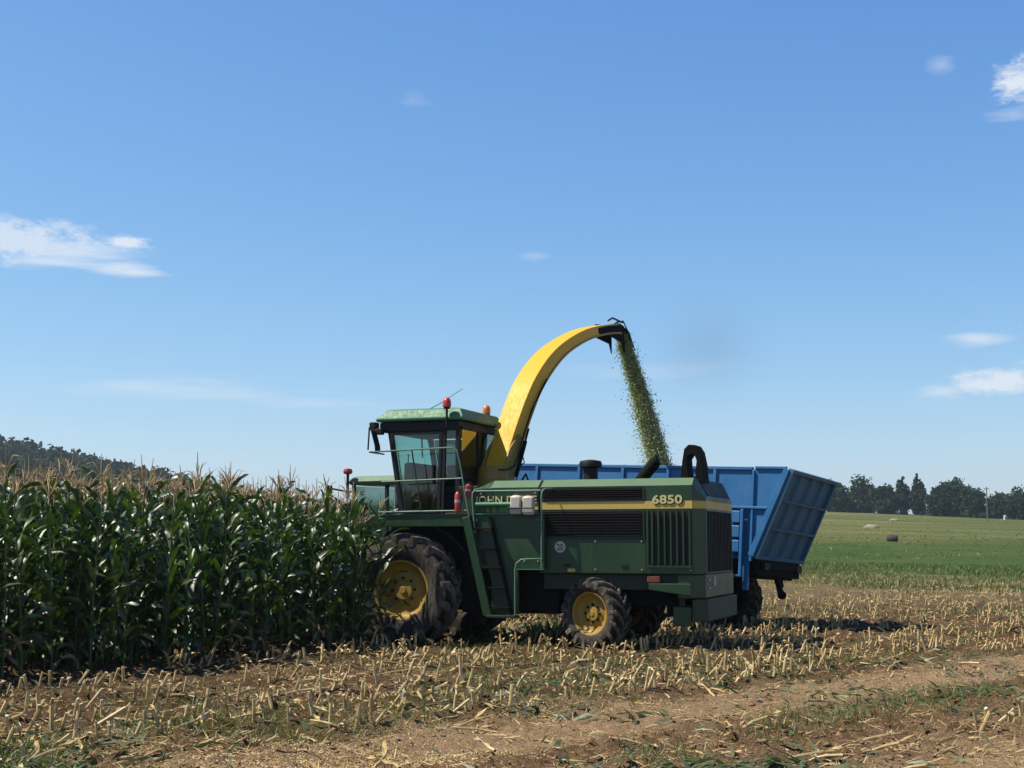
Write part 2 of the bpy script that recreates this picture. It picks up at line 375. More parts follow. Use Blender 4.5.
# green weed film
wd = Mth(t, 'MULTIPLY', Mth(t, 'SUBTRACT', noise(t, pos, .33, 4, .6), .56), 7, clamp=True)
wd = Mth(t, 'MULTIPLY', wd, Mth(t, 'MULTIPLY', Mth(t, 'SUBTRACT', nf, .40), 5, clamp=True))
soilc = mixrgb(t, Mth(t, 'MULTIPLY', wd, .7), soilc, tuple(k_*ALB for k_ in (.075, .125, .03)))
# farther stubble turns pale straw and green
farst = mixrgb(t, nm, (.27, .19, .10), (.17, .19, .06))
soilc = mixrgb(t, Mth(t, 'MULTIPLY', Mth(t, 'SUBTRACT', Y, 30), .02, clamp=True), soilc, farst)
crop = ramp(t, noise(t, pos, .12, 6, .7), [(.3, (.036, .072, .008)), (.5, (.054, .098, .011)), (.72, (.092, .125, .022))])
mp = N(t, 'ShaderNodeMapping'); mp.inputs['Scale'].default_value = (.018, .055, .05); mp.inputs['Rotation'].default_value = (0, 0, R(11)); t.links.new(pos, mp.inputs[0])
mead = ramp(t, noise(t, mp.outputs[0], 1.0, 7, .65), [(.32, (.070, .092, .016)), (.46, (.110, .125, .026)), (.58, (.155, .155, .042)), (.72, (.28, .245, .10))])
mead = mixrgb(t, Mth(t, 'MULTIPLY', Mth(t, 'SUBTRACT', noise(t, pos, .9, 6, .75), .47), 5, clamp=True), mead, tuple(k_*ALB for k_ in (.062, .088, .016)))
Yw = Mth(t, 'ADD', Y, Mth(t, 'MULTIPLY_ADD', noise(t, pos, .14, 5, .65), 26, -13))
c = mixrgb(t, Mth(t, 'MULTIPLY', Mth(t, 'SUBTRACT', Yw, 62), .25, clamp=True), soilc, crop)
Ym = Mth(t, 'ADD', Y, Mth(t, 'MULTIPLY_ADD', noise(t, pos, .05, 4, .6), 18, -9))
c = mixrgb(t, Mth(t, 'MULTIPLY', Mth(t, 'SUBTRACT', Ym, 136), .2, clamp=True), c, mead)
t.links.new(c, p.inputs['Base Color'])
hgt = Mth(t, 'ADD', Mth(t, 'MULTIPLY', nf, 1.0), Mth(t, 'MULTIPLY', nff, .6))
t.links.new(bump(t, hgt, 1.0, .05), p.inputs['Normal'])
me = np_mesh('field_ground', np.stack([GX, GY, GZ], -1).reshape(-1, 3), quads, m, smooth=True)
ground = link('field_ground', me); tag(ground, 'brown stubble field running into green crop and meadow', 'field', kind='structure')

# ------------------------------------------------------------------ foliage makers
def leaf_cards(centres, size, rg, flat=.0, aspect=1.0):
    """one small bent quad per centre, random facing"""
    n = len(centres)
    a = rg.normal(size=(n, 3)); a[:, 2] *= (1-flat*.5); a /= np.linalg.norm(a, axis=1)[:, None]
    b = rg.normal(size=(n, 3)); b -= (b*a).sum(1)[:, None]*a; b /= np.linalg.norm(b, axis=1)[:, None]
    s_ = (size*rg.uniform(.6, 1.4, n))[:, None]
    A = a*s_*aspect; B = b*s_
    v = np.stack([centres-A-B*.5, centres+A*.1-B*.9, centres+A+B*.4, centres-A*.1+B*.9], 1).reshape(-1, 3)
    return v, np.arange(4*n).reshape(-1, 4)
def crown_mesh(name, mat, lobes, n, leaf, rg, fill=.55):
    """lobes: (x,y,z, rx,ry,rz). leaves crowd the outer shell of each lobe with gaps"""
    w = np.array([l[3]*l[4]+l[4]*l[5] for l in lobes]); w = w/w.sum()
    pts = []
    for l, k in zip(lobes, (w*n).astype(int)):
        # small sprays spread over the lobe
        ns = max(6, k//14)
        d = rg.normal(size=(ns, 3)); d /= np.linalg.norm(d, axis=1)[:, None]
        r = rg.uniform(fill, 1.05, ns)**.6
        c = np.array(l[:3])+d*r[:, None]*np.array(l[3:])
        cc = np.repeat(c, 14, 0); sp_ = np.mean(l[3:])*.17
        pts.append(cc+rg.normal(size=cc.shape)*sp_)
    pts = np.concatenate(pts)
    v, f = leaf_cards(pts, leaf, rg)
    return np_mesh(name, v, f, mat)
def trunk_mb(h, r, limbs, rg):
    mb = MB(); mb.tube([(0, 0, -.3), (.02*h, 0, h*.3), (-.01*h, .01*h, h*.65), (0, 0, h*.92)], [r*1.25, r, r*.7, r*.2], 8)
    for i in range(limbs):
        z0 = h*rg.uniform(.28, .7); a = rg.uniform(0, 6.28); l = h*rg.uniform(.18, .34)
        mb.tube([(0, 0, z0), (math.cos(a)*l*.5, math.sin(a)*l*.5, z0+l*.45), (math.cos(a)*l, math.sin(a)*l, z0+l*.75)], [r*.5, r*.32, r*.1], 6)
    return mb
def place_tree(name, label, cat, x, y, h, lobes, n, leaf, mat, group, trunk_r=.22, limbs=5, seed=0):
    rg = np.random.default_rng(seed+100)
    z = float(terrain(x, y))-.1
    e = empty(name, (x, y, z)); tag(e, label, cat, group)
    trunk_mb(h*.85, trunk_r, limbs, rg).build('trunk', M['bark'], e, smooth=60)
    link('crown', crown_mesh('crown', mat, lobes, n, leaf, rg), e)
    return e
def azpos(px, d):
    """spot on the ground in the compass direction the photograph shows it at, d metres off"""
    a = math.atan((px-512)/1400); return d*math.sin(a), d*math.cos(a)
def round_lobes(rg, w, h, k=10, low=.10):
    L = []
    for i in range(k):
        f = rg.uniform(low, .86); spread = w*.5*(1-abs(f-.45)*1.0)
        a = rg.uniform(0, 6.28); rr = spread*rg.uniform(.2, .85)
        s_ = w*rg.uniform(.22, .33)
        L.append((math.cos(a)*rr, math.sin(a)*rr, h*f, s_, s_, s_*rg.uniform(.75, 1.05)))
    L.append((0, 0, h*.42, w*.42, w*.42, h*.42)); L.append((0, 0, h*.82, w*.2, w*.2, h*.17)); L.append((0, 0, h*.17, w*.40, w*.40, h*.18))
    return L
def poplar_lobes(rg, w, h):
    L = []
    for f in np.linspace(.06, .93, 10):
        ww = w*.58*(math.sin(min(1, f*1.5+.18)*math.pi/2)*(1 if f < .45 else 1-(f-.45)*1.55))
        L.append((rg.uniform(-.05, .05)*w, rg.uniform(-.05, .05)*w, h*f, ww, ww, h*.14))
    return L
TG = 'trees along the meadow crest'
TREES = [ # px, distance, width m, height m, kind, label
    (838, 395, 7.5, 7.8, 'r', 'low broad dark tree partly hidden behind the top corner of the blue tailgate'),
    (859, 400, 8.2, 9.0, 'r', 'rounded broadleaf tree just right of the trailer, with a flat-topped crown'),
    (884, 392, 5.6, 8.6, 'r', 'narrow dark tree joined to the left side of the first poplar'),
    (901, 396, 4.6, 10.6, 'p', 'pointed poplar with a full skirt, the nearer of two to the trailer'),
    (917, 394, 4.4, 11.2, 'p', 'slim pointed poplar standing right of the other poplar, beside the sky gap'),
    (937, 386, 4.6, 8.8, 'r', 'upright slim broadleaf tree right after the gap in the tree line'),
    (955, 388, 7.6, 10.0, 'r', 'tallest domed broadleaf tree between the poplars and the utility pole'),
    (971, 384, 5.6, 7.2, 'r', 'lower sloping broadleaf tree just left of the utility pole'),
    (996, 384, 5.4, 6.6, 'r', 'small rounded tree just right of the utility pole'),
    (1019, 380, 7.0, 8.0, 'r', 'broad dark tree behind the small white hut at the field end'),
    (1042, 378, 7.5, 9.0, 'r', 'dark tree at the outer end of the tree line past the white hut'),
]
for i, (px, d, w, h, kind, lab) in enumerate(TREES):
    x, y = azpos(px, d-20); rg = np.random.default_rng(40+i); w *= 1.14 if kind == 'r' else .92; h *= .85 if kind == 'r' else .90
    if kind == 'p': place_tree('poplar_tree', lab, 'tree', x, y, h, poplar_lobes(rg, w, h), 4200, .27, M['crown_b'], TG, .2, 3, i)
    else: place_tree('broadleaf_tree', lab, 'tree', x, y, h, round_lobes(rg, w, h), 5200, .30, M['crown_a'], TG, .25, 6, i)
BG = 'bushes under the tree line'
for i, (px, d, w, h, lab) in enumerate([(897, 372, 3.4, 2.2, 'pale green bush at the foot of the two poplars'), (968, 366, 3.6, 1.8, 'low bush under the sloping tree left of the pole'), (981, 360, 2.6, 1.5, 'small dark bush at the foot of the utility pole'), (868, 388, 3.0, 1.9, 'low bush under the rounded tree right of the trailer'), (925, 380, 2.6, 2.6, 'bush filling the gap right of the slim poplar')]):
    x, y = azpos(px, d); rg = np.random.default_rng(70+i); e = empty('bush', (x, y, float(terrain(x, y))-.05)); tag(e, lab, 'bush', BG)
    mb = MB()
    for a in range(4): mb.tube([(0, 0, 0), (math.cos(a*1.7)*w*.2, math.sin(a*1.7)*w*.2, h*.6)], [.05, .02], 5)
    mb.build('stem', M['bark'], e)
    link('foliage', crown_mesh('foliage', M['grass'] if i == 0 else M['crown_a'], [(0, 0, h*.45, w*.5, w*.5, h*.5), (w*.25, 0, h*.35, w*.3, w*.3, h*.35), (-w*.28, .2, h*.35, w*.3, w*.3, h*.33)], 700, .16, rg), e)

# wooded hill on the left: nobody could count it
rg = np.random.default_rng(5); P_ = []; Sz = []
for k in range(5600):
    a = R(rg.uniform(-46, -5.5)); d = rg.uniform(330, 660)
    P_.append((d*math.sin(a), d*math.cos(a))); Sz.append(rg.uniform(2.0, 4.2))
P_ = np.array(P_); Sz = np.array(Sz); PZ = terrain(P_[:, 0], P_[:, 1])
per = 46
c = np.repeat(np.column_stack([P_, PZ+Sz*1.0]), per, 0); s_ = np.repeat(Sz, per)
d = rg.normal(size=c.shape); d /= np.linalg.norm(d, axis=1)[:, None]; d[:, 2] = d[:, 2]*1.25
c = c+d*s_[:, None]*rg.uniform(.5, 1.0, len(c))[:, None]
v, f = leaf_cards(c, .80, rg)
tag(link('hill_woods', np_mesh('hill_woods', v, f, M['hill_wood'])), 'dense dark woods covering the far hillside above the maize', 'woods', kind='stuff')

# ------------------------------------------------------------------ small things on the meadow
x, y = azpos(890, 148); z = float(terrain(x, y))
mb = MB(); L_ = []
rg = np.random.default_rng(12)
for a, rr in ((0, .30), (.10, .44), (.5, .50), (.88, .45), (1.0, .33)):
    L_.append([( -.55+1.10*a, rr*(1+rg.uniform(-.07, .07))*math.cos(k*math.pi/14), .44+rr*(1+rg.uniform(-.07, .07))*math.sin(k*math.pi/14)) for k in range(28)])
mb.rings(L_)
M['bale'] = leafy('old hay', [(.3, (.035, .020, .013)), (.7, (.085, .052, .034))], .9, 0, 6)
M['hay'] = leafy('pale hay', [(.3, (.28, .23, .14)), (.7, (.42, .36, .23))], .9, 0, 3)
o = mb.build('hay_bale', M['bale'], smooth=50, loc=(x, y, z-.06), rot=(0, 0, R(-25))); o.scale = (.95, .95, .80); tag(o, 'dark brown round hay bale lying on the green meadow', 'hay bale')
def windrow(px, d, l, w, h, lab, seed):
    x, y = azpos(px, d); z = float(terrain(x, y)); rg = np.random.default_rng(seed); mb = MB(); rr = []
    for k in range(13):
        f = k/12; e_ = math.sin(math.pi*min(1, max(.06, f)))**.5
        rr.append([(l*(f-.5), w*.5*e_*math.cos(a)*(1+rg.uniform(-.12, .12)), h*e_*max(-.1, math.sin(a))*(1+rg.uniform(-.15, .15))) for a in [j*math.pi/6 for j in range(12)]])
    mb.rings(rr); o = mb.build('hay_heap', M['hay'], smooth=50, loc=(x, y, z), rot=(0, 0, R(rg.uniform(-6, 6)))); tag(o, lab, 'hay heap', 'pale hay heaps on the meadow')
windrow(870, 205, 2.3, 1.0, .55, 'long pale hay heap on the meadow, the nearer and lower of two', 1)
windrow(893, 275, 2.0, 1.0, .42, 'smaller pale hay heap farther up the meadow below the poplars', 2)
# utility pole
x, y = azpos(985.5, 300); z = float(terrain(x, y)); e = empty('utility_pole', (x, y, z)); tag(e, 'weathered grey utility pole standing before the tree line', 'pole')
M['pole'] = paint('weathered grey wood', (.16, .145, .13), .8)
mb = MB(); mb.tube([(0, 0, -.3), (0, 0, 7.1)], [.15, .10], 10); mb.build('post', M['pole'], e, smooth=50)
mb = MB(); mb.box(-.55, .55, -.05, .05, 6.6, 6.72); mb.build('crossarm', M['pole'], e, .01)
for k in (-.45, .45):
    mb = MB(); mb.lathe([(.03, 0), (.05, .05), (.03, .09), (.045, .14), (.01, .17)], (k, 0, 6.72), 'z', 10); mb.build('insulator', M['white'], e, smooth=40)
# small white hut among the trees
x, y = azpos(1003, 345); z = float(terrain(x, y)); e = empty('white_hut', (x, y, z), (0, 0, R(20))); e.scale = (.5, .5, .6); tag(e, 'small white hut with pitched roof below the dark trees', 'hut')
mb = MB(); mb.prism([(-.55, 0), (.55, 0), (.55, 1.3), (0, 1.75), (-.55, 1.3)], 'y', -.6, .6); mb.build('wall', M['white'], e)
M['roof'] = paint('grey roof sheet', (.45, .43, .40), .7)
mb = MB()
for sx in (-1, 1): mb.prism([(0, 1.76), (sx*.62, 1.25), (sx*.62, 1.30), (0, 1.83)], 'y', -.66, .66)
mb.build('roof', M['roof'], e); mb = MB(); mb.box(-.22, .22, -.63, -.605, .02, 1.15); mb.build('door', M['dark'], e)

# ------------------------------------------------------------------ wheels
def tyre_mb(Rr, Wd, rim, nl, lug=None, lug_ang=.36):
    lug = lug or Rr*.095; mb = MB(); h = Wd/2; c = Rr-lug
    mb.lathe([(rim*.985, -h*.70), (rim*1.02, -h*.80), (rim+.35*(c-rim), -h*.98), (rim+.62*(c-rim), -h*1.0), (c-.035, -h*.95)], (0,0,0), 'y', 56, 0, False)
    mb.lathe([(c-.035, -h*.95), (c, -h*.78), (c+.012, 0), (c, h*.78), (c-.035, h*.95)], (0,0,0), 'y', 56, 2, False)  # black crown: shade in the gaps between lugs painted into the tyre
    mb.lathe([(c-.035, h*.95), (rim+.62*(c-rim), h*1.0), (rim+.35*(c-rim), h*.98), (rim*1.02, h*.80), (rim*.985, h*.70)], (0,0,0), 'y', 56, 0, False)
    for sgn in (-1, 1):
        for k in range(nl):
            a0 = 2*math.pi*(k+(.25 if sgn > 0 else -.25))/nl
            rings = []
            for yy, ro, ri, da, w in ((.03*h, Rr-.004, c-.02, 0, .9), (.35*h, Rr, c-.02, .38, .95), (.72*h, Rr-.006, c-.03, .75, 1.1), (.985*h, Rr-.03, c-.06, 1.0, 1.35), (1.035*h, c-.05, c-.11, 1.06, 1.25)):
                a = a0+lug_ang*da; hw = .036*w/Rr*(1.0 if Rr > .7 else .72)
                rings.append([(r_*math.cos(a+s_*hw), sgn*yy, r_*math.sin(a+s_*hw)) for s_, r_ in ((-1.25, ri), (-1, ro), (1, ro), (1.25, ri))])
            mb.rings(rings, 1)
    return mb
def rim_mb(rim, Wd, side):
    """dished yellow rim; side -1 has its face towards -y"""
    mb = MB(); h = Wd/2*side
    mb.lathe([(rim, h*.74), (rim*1.045, h*.80), (rim*1.03, h*.83), (rim*.965, h*.80), (rim*.93, h*.66), (rim*.91, h*.42), (rim*.80, h*.30), (rim*.62, h*.26), (rim*.50, h*.36), (rim*.34, h*.36), (rim*.32, h*.50), (rim*.13, h*.52), (rim*.11, h*.58), (0.004, h*.58)], (0,0,0), 'y', 40, 0, False)
    mb.lathe([(rim, h*.74), (rim, -h*.8), (rim*.9, -h*.8), (rim*.88, -h*.1), (.01, -h*.05)], (0,0,0), 'y', 40, 0, False)
    for k in range(8):
        a = 2*math.pi*k/8+.2; mb.lathe([(.022, h*.34), (.022, h*.46), (.012, h*.48)], (rim*.42*math.cos(a), 0, rim*.42*math.sin(a)), 'y', 6, 1)
    return mb
def wheel(parent, x, y, z, Rr, Wd, rim, nl, side, steer=0, rimmat='rim', spin=0):
    o = rim_mb(rim, Wd, side).build('wheel', [M[rimmat], M['dark']], parent, smooth=35, loc=(x, y, z), rot=(0, R(spin), R(steer)))
    tyre_mb(Rr, Wd, rim, nl).build('tyre', [M['rubber'], M['tread'], M['black']], o, smooth=38)
    return o
def text_mesh(s, size, depth, bold=.012, spacing=1.0):
    cu = bpy.data.curves.new('lettering', 'FONT'); cu.body = s; cu.size = size; cu.extrude = depth; cu.offset = bold; cu.space_character = spacing
    ob = bpy.data.objects.new('lettering', cu); COL.objects.link(ob)
    dg = bpy.context.evaluated_depsgraph_get(); me = bpy.data.meshes.new_from_object(ob.evaluated_get(dg))
    bpy.data.objects.remove(ob); return me
def text_on(s, parent, mat, x0, x1, z0, z1, y, depth=.006, bold=.012, name='lettering', shadow=True):
    """lettering standing on a side panel that faces -y, stretched to a box"""
    me = text_mesh(s, 1.0, 0.04, bold, 1.05); me.materials.clear(); me.materials.append(M[mat])
    n = len(me.vertices); co = np.empty(n*3, np.float32); me.vertices.foreach_get('co', co); co = co.reshape(-1, 3)
    lo, hi = co.min(0), co.max(0); new = np.empty_like(co)
    new[:, 0] = x0+(co[:, 0]-lo[0])/(hi[0]-lo[0])*(x1-x0); new[:, 2] = z0+(co[:, 1]-lo[1])/(hi[1]-lo[1])*(z1-z0)
    new[:, 1] = y-(co[:, 2]-lo[2])/(hi[2]-lo[2])*depth
    me.vertices.foreach_set('co', new.ravel()); me.update(); me.name = name
    if shadow:      # dark edging behind the letters, in the same mesh
        fs = [tuple(p.vertices) for p in me.polygons]; e2 = new.copy(); e2[:, 0] += .012; e2[:, 2] -= .012; e2[:, 1] += .003
        me = bpy.data.meshes.new(name); me.from_pydata(np.vstack([new, e2]).tolist(), [], fs+[tuple(i+n for i in f) for f in fs])
        me.materials.append(M[mat]); me.materials.append(M['black']); me.polygons.foreach_set('material_index', [0]*len(fs)+[1]*len(fs)); me.update()
    return link(name, me, parent)

# ------------------------------------------------------------------ the forage harvester (x to its rear, -y to its near side)
H = empty('forage_harvester', (MO[0], MO[1], 0), (0, 0, R(-20)))
tag(H, 'green forage harvester with cab, yellow discharge spout and yellow wheels cutting into the maize', 'harvester')
def B(name, mat, *boxes, bevel=.012, parent=H):
    mb = MB()
    for b in boxes: mb.box(*b)
    return mb.build(name, M[mat] if isinstance(mat, str) else mat, parent, bevel)
# chassis
mb = MB(); mb.box(-.7, 4.35, -.72, .72, .72, 1.25); mb.box(.75, 2.35, -1.0, 1.0, .52, 1.9); mb.box(.5, 4.3, -.78, .78, .66, 1.2); mb.box(-.6, .75, -.75, .75, 1.0, 1.9); mb.box(.12, .75, -.86, .86, .55, 1.0); mb.box(2.1, 4.3, -1.0, 1.0, 1.0, 1.2)
mb.build('chassis', M['dark'], H, .02)
mb = MB(); mb.tube([(0, -1.1, .88), (0, 1.1, .88)], .17, 14); mb.box(-.25, .25, -.9, -.6, .6, 1.2); mb.box(-.25, .25, .6, .9, .6, 1.2); mb.build('front_axle', M['dark'], H, smooth=40)
mb = MB(); mb.bar((2.96, -1.0, .58), (2.96, 1.0, .58), .22, .2); mb.box(2.82, 3.1, -.2, .2, .5, .95)
for s_ in (-1, 1): mb.tube([(2.96, s_*.98, .40), (2.96, s_*.98, .75)], .07, 10); mb.tube([(3.2, s_*.3, .58), (3.15, s_*.95, .58)], .03, 8)
mb.build('rear_axle', M['dark'], H, smooth=40)
wheel(H, -.10, -1.23, .87, .89, .52, .45, 16, -1, 0, spin=8)
wheel(H, -.10, 1.23, .87, .89, .52, .45, 16, 1, 0)
wheel(H, 2.96, -1.06, .545, .55, .40, .315, 17, -1, -20, spin=11)
wheel(H, 2.96, 1.06, .545, .55, .40, .315, 17, 1, -20)
# engine hood
def ring(x, ys, zb, zs, yt, zt): return [(x, -ys, zb), (x, -ys, zs), (x, -yt, zt), (x, yt, zt), (x, ys, zs), (x, ys, zb)]
mb = MB(); mb.rings([ring(2.125, 1.2, 1.14, 2.45, 1.03, 2.565), ring(4.50, 1.2, 1.14, 2.45, 1.03, 2.565), ring(4.65, .97, 1.14, 2.25, .88, 2.29)])
hood = mb.build('engine_hood', M['green'], H, .014)
mb = MB(); mb.rings([ring(.99, 1.2, 1.2, 2.30, 1.05, 2.33), ring(1.02, 1.2, 1.2, 2.42, 1.12, 2.44), ring(1.30, 1.2, 1.2, 2.45, 1.03, 2.565), ring(2.095, 1.2, 1.2, 2.45, 1.03, 2.565)])
mb.build('front_cowl', M['green'], H, .012)
mb = MB(); mb.rings([ring(2.09, 1.19, 1.15, 2.435, 1.025, 2.55), ring(2.13, 1.19, 1.15, 2.435, 1.025, 2.55)]); mb.build('cowl_seam', M['black'], H)
# paler, painted-in sunlight on sloping shoulders and roof sheets of hood
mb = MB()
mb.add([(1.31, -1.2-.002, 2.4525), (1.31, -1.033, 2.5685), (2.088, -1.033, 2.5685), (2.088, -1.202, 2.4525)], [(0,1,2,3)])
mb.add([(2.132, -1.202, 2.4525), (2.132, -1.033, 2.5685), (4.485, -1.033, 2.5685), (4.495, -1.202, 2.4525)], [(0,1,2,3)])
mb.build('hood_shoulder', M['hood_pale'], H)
# louvre panels on the near side
def louvres(x0, x1, z0, z1, n):
    mb = MB(); mb.box(x0, x1, -1.207, -1.19, z0, z1); o = mb.build('louvre', M['black'], H)
    mb = MB()
    for k in range(n):
        z = z0+(k+.5)*(z1-z0)/n; mb.prism([(-1.206, z+.012), (-1.228, z-.010), (-1.226, z-.016), (-1.206, z-.004)], 'x', x0+.015, x1-.015)
    mb.build('louvre_blades', M['dark'], o)
    mb = MB(); mb.box(x0-.02, x1+.02, -1.216, -1.2, z1, z1+.018); mb.box(x0-.02, x1+.02, -1.216, -1.2, z0-.018, z0); mb.box(x0-.02, x0, -1.216, -1.2, z0, z1); mb.box(x1, x1+.02, -1.216, -1.2, z0, z1)
    mb.build('louvre_frame', M['green_dark'], o)
louvres(2.17, 3.74, 2.265, 2.425, 5); louvres(2.17, 3.74, 1.70, 2.07, 9)
mb = MB(); mb.box(3.83, 4.475, -1.206, -1.19, 1.27, 2.075); gr = mb.build('side_grille', M['black'], H)
mb = MB()
for k in range(7): mb.prism([(3.87+k*.094, -1.206), (3.885+k*.094, -1.236), (3.900+k*.094, -1.236), (3.905+k*.094, -1.206)], 'z', 1.28, 2.07)
mb.build('grille_ribs', M['green'], gr)
mb = MB(); mb.box(3.80, 4.50, -1.222, -1.2, 1.235, 1.268); mb.box(3.80, 3.828, -1.222, -1.2, 1.27, 2.08); mb.build('grille_frame', M['green'], gr, .004)
# stripe round the hood
mb = MB(); z0, z1 = 2.108, 2.222
mb.box(1.66, 2.088, -1.2055, -1.2, z0, z1); mb.box(2.132, 4.495, -1.2055, -1.2, z0, z1)
a, b = Vector((4.502, -1.2035, 0)), Vector((4.655, -.9735, 0)); 
mb.add([(a.x, a.y, z0), (b.x, b.y, z0), (b.x, b.y, z1), (a.x, a.y, z1)], [(0,1,2,3)])
mb.box(4.65, 4.656, -.962, -.13, z0, z1); mb.box(4.65, 4.656, -.11, .955, z0, z1)
mb.build('stripe', M['stripe'], H)
text_on('6850', H, 'letter', 3.89, 4.345, 2.180, 2.312, -1.2065, .014, .03, 'model_number')
text_on('JOHN DEERE', H, 'letter', 1.05, 2.07, 2.165, 2.325, -1.2065, .012, .012, 'maker_lettering')
# rear: slanted grille, radiator screen, lower panel
mb = MB()
P4 = [Vector((4.512, -.86, 2.55)), Vector((4.512, .86, 2.55)), Vector((4.640, .83, 2.305)), Vector((4.640, -.83, 2.305))]
nrm = Vector((.27, 0, .15)).normalized()*.012
mb.add([p_+nrm for p_ in P4]+[p_-nrm for p_ in P4], [(0,1,2,3), (7,6,5,4), (0,4,5,1), (1,5,6,2), (2,6,7,3), (3,7,4,0)]); mb.build('slanted_grille', M['black'], H)
mb = MB(); mb.box(4.63, 4.660, -.90, -.125, 1.17, 2.075); mb.box(4.63, 4.660, -.105, .86, 1.17, 2.075); rs = mb.build('radiator_screen', M['black'], H)
mb = MB()
for k in range(17): mb.box(4.660, 4.668, -.86+k*.107-.006, -.86+k*.107+.006, 1.17, 2.075)
mb.build('screen_bars', M['dark'], rs)
mb = MB(); mb.rings([[(4.25, -1.17, .79), (4.42, -1.17, .79), (4.625, -.95, .79), (4.625, 1.15, .79), (4.25, 1.15, .79)], [(4.25, -1.17, 1.135), (4.42, -1.17, 1.135), (4.625, -.95, 1.135), (4.625, 1.15, 1.135), (4.25, 1.15, 1.135)]])
mb.build('rear_panel', M['green'], H, .01)
mb = MB(); mb.rings([[(4.44, -1.08, .44), (4.50, -1.08, .44), (4.66, -.95, .44), (4.66, 1.25, .44), (4.44, 1.25, .44)], [(4.44, -1.08, .775), (4.50, -1.08, .775), (4.66, -.95, .775), (4.66, 1.25, .775), (4.44, 1.25, .775)]])
mb.build('rear_weight', M['galv'], H, .02)
mb = MB(); mb.lathe([(.085, 0), (.085, .008)], (4.626, -.70, .985), 'x', 24); o = mb.build('speed_sticker', M['grey'], H); 
mb = MB(); mb.lathe([(.066, 0.0085), (.066, .0095)], (4.626, -.70, .985), 'x', 24); 
o2 = mb.build('sticker_face', M['white'], o)
me = text_mesh('20', 1, .03, .02); me.materials.clear(); me.materials.append(M['black'])
co = np.empty(len(me.vertices)*3, np.float32); me.vertices.foreach_get('co', co); co = co.reshape(-1, 3); lo, hi = co.min(0), co.max(0); nn = np.empty_like(co)
nn[:, 1] = -.745+(co[:, 0]-lo[0])/(hi[0]-lo[0])*.09; nn[:, 2] = .945+(co[:, 1]-lo[1])/(hi[1]-lo[1])*.085; nn[:, 0] = 4.6360+(co[:, 2]-lo[2])/(hi[2]-lo[2])*.003
me.vertices.foreach_set('co', nn.ravel()); me.update(); link('sticker_number', me, o)
B('number_plate', 'grey', (4.626, 4.634, -.42, -.24, .95, 1.09), bevel=0)
B('red_marker', 'red_dull', (3.79, 3.99, -1.19, -1.1, 1.015, 1.115)); 
mb = MB(); mb.prism([(3.82, 1.005), (4.46, 1.005), (4.46, .82), (3.82, .91)], 'y', -1.21, -.9); mb.build('side_ledge', M['green'], H, .01)
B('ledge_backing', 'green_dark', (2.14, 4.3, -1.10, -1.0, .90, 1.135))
B('side_bracket', 'green', (4.14, 4.42, -1.02, -.86, .37, .66)); B('bracket_post', 'green_dark', (4.22, 4.32, -.98, -.88, .66, .95))
B('tow_beam', 'dark', (4.0, 4.32, -.85, .85, .50, .78)); B('yellow_reflector', 'stripe', (2.56, 2.68, -1.212, -1.198, 1.165, 1.215), bevel=.004); B('yellow_plate', 'stripe', (2.16, 2.23, -1.07, -1.058, .95, 1.09), bevel=.003)
mb = MB(); mb.lathe([(.088, 0), (.088, -.008)], (2.44, -1.2, 1.54), 'y', 28); o = mb.build('speed_disc', M['grey'], H)
mb = MB(); mb.lathe([(.074, -.0085), (.074, -.0095)], (2.44, -1.2, 1.54), 'y', 28); mb.build('disc_face', M['white'], o)
text_on('20', H, 'black', 2.395, 2.488, 1.49, 1.59, -1.2098, .002, .012, 'disc_number', False)
mb = MB(); mb.box(3.775, 3.785, -1.2025, -1.19, 1.145, 2.08); mb.box(2.14, 3.77, -1.2025, -1.19, 1.655, 1.663); mb.box(1.05, 2.09, -1.2025, -1.19, 2.065, 2.073); mb.build('panel_gap', M['black'], H)
mb = MB()
for x, z in ((2.2, 1.62), (2.2, 1.2), (3.72, 1.62), (3.72, 1.2), (3.0, 1.2), (3.0, 1.62), (4.46, 1.2), (1.15, 2.36), (2.04, 2.36)): mb.lathe([(.014, -.001), (.014, -.010), (.007, -.013)], (x, -1.2, z), 'y', 8)
mb.build('panel_bolts', M['steel'], H)
for x in (2.55, 3.45):
    mb = MB(); mb.box(x-.05, x+.05, -1.215, -1.2, 1.25, 1.28); mb.tube([(x-.03, -1.215, 1.265), (x-.03, -1.235, 1.255), (x+.03, -1.235, 1.255), (x+.03, -1.215, 1.265)], .005, 6); mb.build('latch', M['black'], H, .003)
mb = MB()
for x, z in ((1.12, 1.95), (2.12, 1.95), (2.12, 1.32), (1.9, 1.32), (1.70, .62), (1.45, .62)): mb.lathe([(.014, 0), (.014, -.010), (.007, -.013)], (x, -1.30, z), 'y', 8)
mb.build('plate_bolts', M['steel'], H)
# roof-top fittings
mb = MB(); mb.lathe([(.115, 2.55), (.115, 2.80)], (2.60, -.1, 0), 'z', 20); mb.lathe([(.12, 2.79), (.18, 2.81), (.185, 2.86), (.165, 2.905), (.05, 2.925), (.005, 2.925)], (2.60, -.1, 0), 'z', 24); mb.build('air_intake', M['black'], H, smooth=35)
mb = MB()
cut = []
for k, (xx, zz, rr) in enumerate([(3.38, 2.5, .095), (3.50, 2.66, .095), (3.66, 2.84, .092)]):
    cut.append([(xx+rr*math.cos(a)*.8, -.15+rr*math.sin(a), zz-rr*math.cos(a)*.62) for a in [j*math.pi/8 for j in range(16)]])
cut.append([(3.72+.09*math.cos(a)*.35, -.15+.09*math.sin(a), 2.90-.09*math.cos(a)*.9) for a in [j*math.pi/8 for j in range(16)]])
mb.rings(cut); mb.build('exhaust', M['dark'], H, smooth=40)
mb = MB()
arch = []
